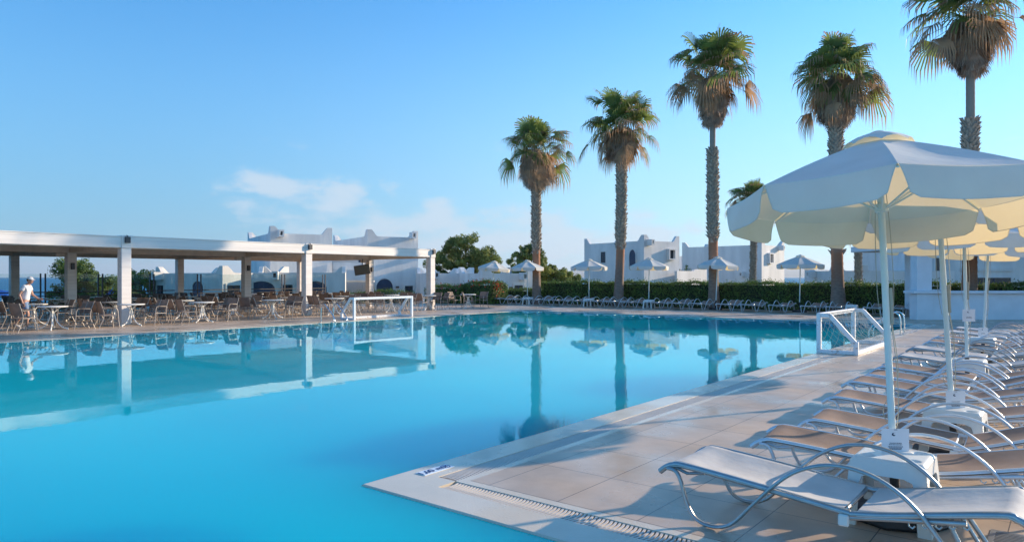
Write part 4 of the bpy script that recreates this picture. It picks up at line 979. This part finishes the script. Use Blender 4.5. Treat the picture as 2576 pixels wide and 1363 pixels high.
hedge('low_hedge', 'lower greyish hedge left of the first palm trunk, behind the leftmost parasols', -26.3, -21.95, 32.3, 33.3, .86, 2, density=420, young=.3)
pA = G(1131, 45.4); hedge('flowering_bush', 'rounded green bush with a few pink flowers just right of the canopy end', pA.x - 1.5, pA.x + 1.5, pA.y - .8, pA.y + .8, 1.12, 3, 'bush', 420, 22, group='flowering bushes', petals='petal_pink', round_=.12)
pB = G(1217, 44.2); hedge('flowering_bush', 'taller green bush with red flowers behind the leaning parasol', pB.x - 1.25, pB.x + 1.25, pB.y - .8, pB.y + .9, 1.36, 4, 'bush', 460, 26, group='flowering bushes', round_=.12)
fb = MB(); rr = random.Random(9); cc = G(1253, 43.2, .95)
for k in range(60): leaf_quad(fb, cc + Vector((rr.gauss(0, .12), rr.gauss(0, .12), rr.gauss(0, .22))), rv_(rr), .11, 0, rr, .9)
tag(fb.build('hibiscus_flowers', M['petal']), 'cluster of big red blooms at the right side of the taller flowering bush', 'flowers')
pC = G(975, 46); hedge('shrub_row', 'low green shrubs seen under the canopy behind the goal', pC.x - 2.6, pC.x + 2.6, pC.y - .4, pC.y + .4, .78, 6, 'shrubs', 300, round_=.2)
pD = G(900, 45); hedge('shrub', 'small leafy shrub below the hanging screen', pD.x - .9, pD.x + .9, pD.y - .4, pD.y + .4, .70, 8, 'shrub', 300, round_=.3)
# white railing between the bushes
rl = thing('white_railing', 'white two-bar railing between the two flowering bushes', 'railing', G(1140, 48)); a = MB()
pa_, pb_ = Vector((0, 0, 0)), G(1186, 48) - G(1140, 48)
for z in (.25, .58): a.tube([pa_ + Vector((0, 0, z)), pb_ + Vector((0, 0, z))], .03, 6)
a.build('rails', M['white_paint'], rl)
for t in (0, .5, 1):
    a = MB(); p = pb_ * t; a.tube([p, p + Vector((0, 0, .62))], .035, 6); a.build('post', M['white_paint'], rl)
fl = MB(); rr = random.Random(12)
for k in range(260):
    p = G(rr.uniform(1150, 1182), rr.uniform(45.4, 46.8), rr.uniform(.02, .3)); leaf_quad(fl, p, rv_(rr), .12, 0 if rr.random() < .75 else 1, rr)
tag(fl.build('flower_bed', [M['hedge'], M['petal']]), 'low bed of red flowers between the two bushes', 'flower bed', kind='stuff')

def tree(name, label, base, h, lobes, mtl, seed, n=7000, leaf=.2, trunk=.16):
    rr = random.Random(seed); r = thing(name, label, 'tree', base)
    tk = MB(); fork = Vector((0, 0, h * .30)); tk.tube([(0, 0, -.3), (rr.uniform(-.1, .1), 0, h * .15), fork], [trunk * 1.2, trunk, trunk * .85], 8, up=(1, 0, 0))
    cen = []
    for (x, y, z, rad) in lobes:
        c = Vector((x, y, z)); cen.append((c, rad)); mid = fork.lerp(c, .5) + Vector((rr.uniform(-.3, .3), rr.uniform(-.3, .3), rr.uniform(-.1, .3)))
        tk.tube([fork, mid, c, c + Vector((0, 0, rad * .5))], [trunk * .55, trunk * .38, trunk * .2, .02], 6)
    tk.build('trunk', M['bark'], r, True)
    # sub-clumps around each lobe give an uneven outline with gaps
    cl_ = []
    for c, rad in cen:
        for k in range(int(9 + rad * 9)):
            d = rv_(rr); q_ = rr.uniform(.45, 1.0); cl_.append((c + Vector((d.x, d.y, d.z * .8)) * rad * q_, rad * rr.uniform(.20, .40)))
    lv = MB(); tot = sum(rd ** 2 for _, rd in cl_)
    for c, rd in cl_:
        for k in range(int(n * rd ** 2 / tot)):
            d = rv_(rr); p = c + d * rd * rr.uniform(.55, 1.1); leaf_quad(lv, p, d + rv_(rr) * .7, leaf * rr.uniform(.6, 1.3), 0, rr)
    lv.build('crown', M[mtl], r); return r
def lob(rr, cx_, w, zlo, zhi, n, rad):
    o = []
    for k in range(n):
        t = (k + .5) / n * 2 - 1; zc = zlo + (zhi - zlo) * (1 - t * t * .65) * rr.uniform(.62, .88); o.append((t * w * .8 + cx_, rr.uniform(-w * .3, w * .3), zc, rad * rr.uniform(.8, 1.15)))
        o.append((t * w * .75 + cx_ + rr.uniform(-.4, .4), rr.uniform(-w * .3, w * .3), zlo + (zc - zlo) * .45, rad * rr.uniform(.7, 1.0)))
    return [(x * CH - y * SH, x * SH + y * CH, z, r_) for x, y, z, r_ in o]
rt_ = random.Random(31)
tree('tamarisk_tree', 'broad feathery green tree right of the canopy end, behind the low house', G(1165, 70, -1), 6.4, lob(rt_, 0, 3.9, 2.4, 6.6, 6, 1.35), 'leafB', 41, 26000, .22)
tree('tamarisk_tree', 'ragged green tree behind the first palm trunk', G(1330, 62, -1), 5.6, lob(rt_, 0, 2.0, 1.8, 5.7, 4, 1.0), 'leafB', 42, 15000, .2)
tree('tamarisk_tree', 'lower yellowish-green tree between the first palm trunk and the arched-window house', G(1405, 62, -1), 3.8, lob(rt_, 0, 2.3, 1.3, 3.5, 5, .85), 'leafB', 43, 14000, .2)
tree('leafy_tree', 'dense dark green tree seen through the canopy, left of its first front column', G(215, 50, -2.6), 5.6, lob(rt_, 0, 2.5, 1.5, 5.5, 5, 1.25), 'leafA', 44, 22000, .18)
tree('leafy_tree', 'yellowish-green tree behind the first front column of the canopy', G(345, 56, -2.4), 5.2, lob(rt_, 0, 2.6, 1.8, 4.9, 5, 1.1), 'leafB', 45, 15000, .19)
tree('leafy_tree', 'small dark round tree in the gap between the two right cube houses', G(1733, 90, -1), 3.9, lob(rt_, 0, 1.6, 2.2, 4.2, 3, .9), 'leafA', 46, 2500, .26)

# ------------------------------------------------------------------ palms
def fan(mb, o, d, rad, n, rr, m_in, m_tip, droop, spread=R(150), fold=.25):
    """a fan leaf: o hastula point, d outward direction, narrow segments with hanging tips"""
    d = d.normalized(); side = d.cross(Vector((0, 0, 1)))
    if side.length < 1e-3: side = Vector((1, 0, 0))
    side = side.normalized(); nr = side.cross(d).normalized()
    rot = Quaternion(d, rr.uniform(-.7, .7)); side = rot @ side; nr = rot @ nr
    for k in range(n):
        a_ = (k / (n - 1) - .5) * spread * 2 * .62; e = d * math.cos(a_) + side * math.sin(a_) + nr * (fold * (abs(math.sin(a_)) - .4)); e.normalize()
        ln = rad * (1 - .16 * abs(a_)) * rr.uniform(.88, 1.08); w0 = rad * .028; w1 = rad * .030
        p0 = o; p1 = o + e * ln * .5; dz = droop * ln
        p2 = o + e * ln * .76 + Vector((0, 0, -dz * .28)); p3 = o + e * ln * (.92 - .16 * droop) + Vector((0, 0, -dz * .85)) + Vector((rr.uniform(-.03, .03), rr.uniform(-.03, .03), 0))
        t = e.cross(nr).normalized()
        i = len(mb.v)
        mb.v += [tuple(p0 - t * w0 * .4), tuple(p0 + t * w0 * .4), tuple(p1 + t * w1), tuple(p1 - t * w1), tuple(p2 + t * w1 * .75), tuple(p2 - t * w1 * .75), tuple(p3)]
        mb.f += [(i, i + 1, i + 2, i + 3), (i + 3, i + 2, i + 4, i + 5), (i + 5, i + 4, i + 6)]; mb.m += [m_in, m_in if rr.random() < .6 else m_tip, m_tip]
def palm(label, base, zc, ztop, zskirt, crown_r, seed, bare=None, r0=.36, r1=.24, boots_lo=2.9, skirt_r=.72, nfan=48, trunk_hi=None):
    rr = random.Random(seed); r = thing('fan_palm', label, 'palm tree', base, 0, 'fan palms behind the pool')
    bx_, by_ = rr.uniform(-.15, .15), rr.uniform(-.15, .15)
    def ctr(z): t = z / zc; return Vector((bx_ * math.sin(t * 2.5), by_ * math.sin(t * 2.2), z))
    def rad(z):
        q_ = r1 + (r0 - r1) * math.exp(-z / .7)
        if bare and z > bare: q_ = r1 * .62
        return q_
    tk = MB(); zs = [i * .12 for i in range(int(zc / .12) + 1)]
    tk.tube([ctr(z) for z in zs], [rad(z) * (1 + .025 * math.sin(z * 31)) for z in zs], 14, up=(1, 0, 0)); tk.build('trunk', TRUNK(boots_lo), r, True, 60)
    bt = MB(); z = boots_lo; row = 0; zh = bare if bare else zc - .2
    while z < zh:
        nb = 9; dens = min(1, (z - boots_lo) / .9 + .25)
        for k in range(nb):
            if rr.random() > dens: continue
            t = 2 * math.pi * (k + .5 * (row % 2) + rr.uniform(-.12, .12)) / nb; zz = z + rr.uniform(-.04, .04); c = ctr(zz); e = Vector((math.cos(t), math.sin(t), 0)); s_ = Vector((-e.y, e.x, 0))
            R0 = rad(zz) * .98; ln = rr.uniform(.10, .22); wd_ = rr.uniform(.07, .10); up = rr.uniform(.12, .22)
            A_ = c + e * R0 + s_ * wd_; B_ = c + e * R0 - s_ * wd_; C_ = c + e * (R0 + .035) + Vector((0, 0, .09)); tip = c + e * (R0 + ln * .75) + Vector((0, 0, up)) + s_ * rr.uniform(-.04, .04)
            D_ = c + e * R0 + Vector((0, 0, .16)); tl, tr2 = tip - s_ * .025, tip + s_ * .025 + Vector((0, 0, .02))
            bt.add([A_, B_, tl, tr2, D_, C_], [(0, 3, 2, 1), (0, 4, 3), (1, 2, 4), (4, 2, 3), (0, 1, 5)])
        z += .115; row += 1
    bt.build('leaf_bases', M['boots'], r)
    top = ctr(zc); gr = MB(); dr = MB(); pt = MB()
    hU = ztop - zc
    for k in range(nfan):
        q_ = (k + .5) / nfan; elv = R(84) - R(128) * q_ ** .9 + R(rr.uniform(-9, 9)); azm = k * 2.39996 + rr.uniform(-.4, .4)
        e = Vector((math.cos(azm) * math.cos(elv), math.sin(azm) * math.cos(elv), math.sin(elv)))
        fr_ = crown_r * .47 * rr.uniform(.75, 1.12); pl_ = crown_r * .56 * rr.uniform(.38, 1.2)
        if q_ > .7: pl_ = min(pl_, crown_r * .5)
        if elv > R(15): pl_ = min(pl_, max(.2, (hU - fr_ * .45) / max(.3, math.sin(elv))) * rr.uniform(.55, 1.05))
        st_ = top + Vector((0, 0, -.55 * q_)); en = st_ + e * pl_ + Vector((0, 0, -.12 * pl_ * math.cos(elv)))
        pt.tube([st_, st_.lerp(en, .55) + Vector((0, 0, .05 * pl_)), en], [.022, .014, .009], 3, cap=False)
        de = e.copy(); de.z -= (.15 + .75 * q_) * math.cos(elv); droop = .25 + .8 * q_
        if q_ < .54: fan(gr, en, de, fr_, 22, rr, 0, 0 if rr.random() < .7 - q_ * 1.0 else 1, droop)
        elif q_ < .80: fan(gr, en, de, fr_ * .88, 18, rr, 0 if rr.random() < .38 else 1, 1, droop, R(125))
        elif rr.random() < .62: fan(dr, en, de, fr_ * rr.uniform(.5, .75), 14, rr, 0, 0, .9, R(80))
    for k in range(14):                      # short young leaves filling the heart
        azm = k * 2.39996; elv = R(rr.uniform(10, 75)); e = Vector((math.cos(azm) * math.cos(elv), math.sin(azm) * math.cos(elv), math.sin(elv)))
        st_ = top + Vector((0, 0, .05)); en = st_ + e * crown_r * rr.uniform(.08, .22); fan(gr, en, e, crown_r * .42 * rr.uniform(.8, 1.1), 20, rr, 0, 0 if rr.random() < .7 else 1, .4)
    for k in range(30):                      # dry leaves just below the head
        azm = k * 2.39996 + rr.uniform(-.3, .3); e = Vector((math.cos(azm), math.sin(azm), -rr.uniform(.2, 1.5))).normalized(); pl_ = crown_r * rr.uniform(.08, .30)
        st_ = top + Vector((0, 0, -rr.uniform(.0, .6))); en = st_ + e * pl_; fan(dr, en, Vector((e.x * .35, e.y * .35, -1)), crown_r * rr.uniform(.26, .40), 16, rr, 0, 0, .4, R(70))
    # skirt of old leaves hanging against the trunk
    th = MB(); zs0 = zc - .45; nsk = 150
    for k in range(nsk):
        q_ = k / nsk; azm = k * 2.39996; zz = zs0 - (zs0 - zskirt - .55) * q_ + rr.uniform(-.1, .1)
        rr0 = skirt_r * (.62 + .5 * math.sin(math.pi * min(1, q_ * .75 + .2))) * rr.uniform(.72, 1.05) * (.72 if q_ > .8 else 1)
        c = ctr(zz); e = Vector((math.cos(azm), math.sin(azm), 0)); o_ = c + e * rr0 * .75 + Vector((0, 0, .25))
        ln = min(.95, max(.45, zz - zskirt + .25)) * rr.uniform(.8, 1.05)
        fan(th, o_, Vector((e.x * .22, e.y * .22, -1)), ln, 12, rr, 0 if q_ > .22 else 1, 0 if q_ > .3 else 1, .05, R(52), .1)
        if k % 3 == 0: pt.tube([c + e * .1 + Vector((0, 0, .75)), c + e * rr0 * .6 + Vector((0, 0, .5)), o_], .014, 3, cap=False)
    cr = gr.build('crown', [M['frond'], M['frond_dry']], r); dr.build('dry_fronds', M['frond_dry'], r); th.build('skirt', [M['thatch'], M['frond_dry']], r); pt.build('stalks', M['petiole'], r)
    return r
_tr = {}
def TRUNK(lo):
    key = round(lo, 1)
    if key in _tr: return _tr[key]
    m = mat('palm_trunk', (.25, .19, .155), .95, var=.18, vscale=6, bump=.7, bscale=18, stretch=(1, 1, 3)); t = m.node_tree; n = t.nodes; l = t.links
    p = n['Principled BSDF']; src = p.inputs['Base Color'].links[0].from_socket
    tx = n.new('ShaderNodeTexCoord'); sp = n.new('ShaderNodeSeparateXYZ'); l.new(tx.outputs['Object'], sp.inputs[0])
    r_ = n.new('ShaderNodeMapRange'); r_.inputs['From Min'].default_value = lo - 1.6; r_.inputs['From Max'].default_value = lo - .1; l.new(sp.outputs[2], r_.inputs['Value'])
    mx = n.new('ShaderNodeMix'); mx.data_type = 'RGBA'; mx.inputs[7].default_value = (.38, .17, .09, 1); l.new(r_.outputs[0], mx.inputs[0]); l.new(src, mx.inputs[6])
    r2 = n.new('ShaderNodeMapRange'); r2.inputs['From Min'].default_value = lo; r2.inputs['From Max'].default_value = lo + .7; l.new(sp.outputs[2], r2.inputs['Value'])
    m2 = n.new('ShaderNodeMix'); m2.data_type = 'RGBA'; m2.inputs[7].default_value = (.34, .29, .24, 1); l.new(r2.outputs[0], m2.inputs[0]); l.new(mx.outputs[2], m2.inputs[6])
    l.new(m2.outputs[2], p.inputs['Base Color']); _tr[key] = m; return m
def at_palm(px, u): p = on_line(px, u); return p, (p - Vector((CX, CY, 0))).dot(Vector((-SH, CH, 0)))
p, Y = at_palm(1350, 31.6); palm('shortest tall fan palm, leftmost of the row, with thick brown skirt', p, Z(372, Y), Z(285, Y), Z(487, Y), 3.05, 1, boots_lo=Z(640, Y), skirt_r=1.0)
p, Y = at_palm(1555, 31.6); palm('fan palm second from the left, scaly trunk all the way to its skirt', p, Z(315, Y), Z(206, Y), Z(418, Y), 3.0, 2, boots_lo=Z(628, Y), skirt_r=.85)
p, Y = at_palm(1796, 31.9); palm('tallest slender fan palm with a smooth grey neck below its skirt, centre right', p, Z(180, Y), Z(74, Y), Z(330, Y), 3.25, 3, bare=Z(380, Y), boots_lo=Z(612, Y), skirt_r=.62)
p, Y = at_palm(2109, 31.6); palm('fan palm rising behind the top of the nearest parasol', p, Z(185, Y), Z(70, Y), Z(335, Y), 3.15, 4, boots_lo=Z(640, Y), skirt_r=.80, r0=.44, r1=.26)
p, Y = at_palm(2438, 31.6); palm('fan palm at the right, cut by the top edge of the picture', p, Z(25, Y), Z(-80, Y), Z(207, Y), 3.4, 5, bare=Z(303, Y), boots_lo=Z(650, Y), skirt_r=.75, r0=.42, r1=.27)
p = G(1892, 60); palm('small far fan palm whose crown shows left of the nearest parasol', p, Z(505, 60), Z(452, 60), Z(575, 60), 2.9, 6, r0=.3, r1=.2, boots_lo=.3, skirt_r=.6, nfan=56)
p = G(2161, 58); palm('far fan palm with only its trunk showing under the nearest parasol', p, Z(560, 58), Z(500, 58), Z(600, 58), 2.2, 7, r0=.3, r1=.22, boots_lo=.3, skirt_r=.5, nfan=50)

# ------------------------------------------------------------------ beach parasols beyond the terrace
for px, Y, mt_, lb in ((5, 50, 'blue_cloth', 'bright blue beach parasol at the left edge, beyond the terrace'), (279, 52, 'blue_cloth', 'bright blue beach parasol beside the orange one, beyond the terrace'), (318, 51, 'orange_cloth', 'orange beach parasol beyond the terrace')):
    zt = Z(729, Y); o = thing('beach_parasol', lb, 'umbrella', G(px, Y, -1.5 - .2), 0, 'beach parasols'); zt += 1.7
    a = MB(); a.lathe([(.02, zt), (.5, zt - .12), (1.0, zt - .33), (1.02, zt - .40)], 10, cap=False); a.build('canopy', M[mt_], o, True, 20)
    a = MB(); a.tube([(0, 0, -.6), (0, 0, zt)], .025, 6, up=(1, 0, 0)); a.build('pole', M['white_paint'], o)

# ------------------------------------------------------------------ haze: one even volume round everything
hz_ = MB(); hz_.box((-27000, -27000, -5.2), (27000, 27000, 420))
hm_ = bpy.data.materials.new('haze'); hm_.use_nodes = True; t_ = hm_.node_tree; t_.nodes.clear(); o_ = t_.nodes.new('ShaderNodeOutputMaterial'); v_ = t_.nodes.new('ShaderNodeVolumePrincipled')
v_.inputs['Color'].default_value = (.80, .90, 1.0, 1); v_.inputs['Density'].default_value = 6.5e-5; v_.inputs['Anisotropy'].default_value = .25; t_.links.new(v_.outputs[0], o_.inputs['Volume'])
tag(hz_.build('haze', hm_), kind='stuff')
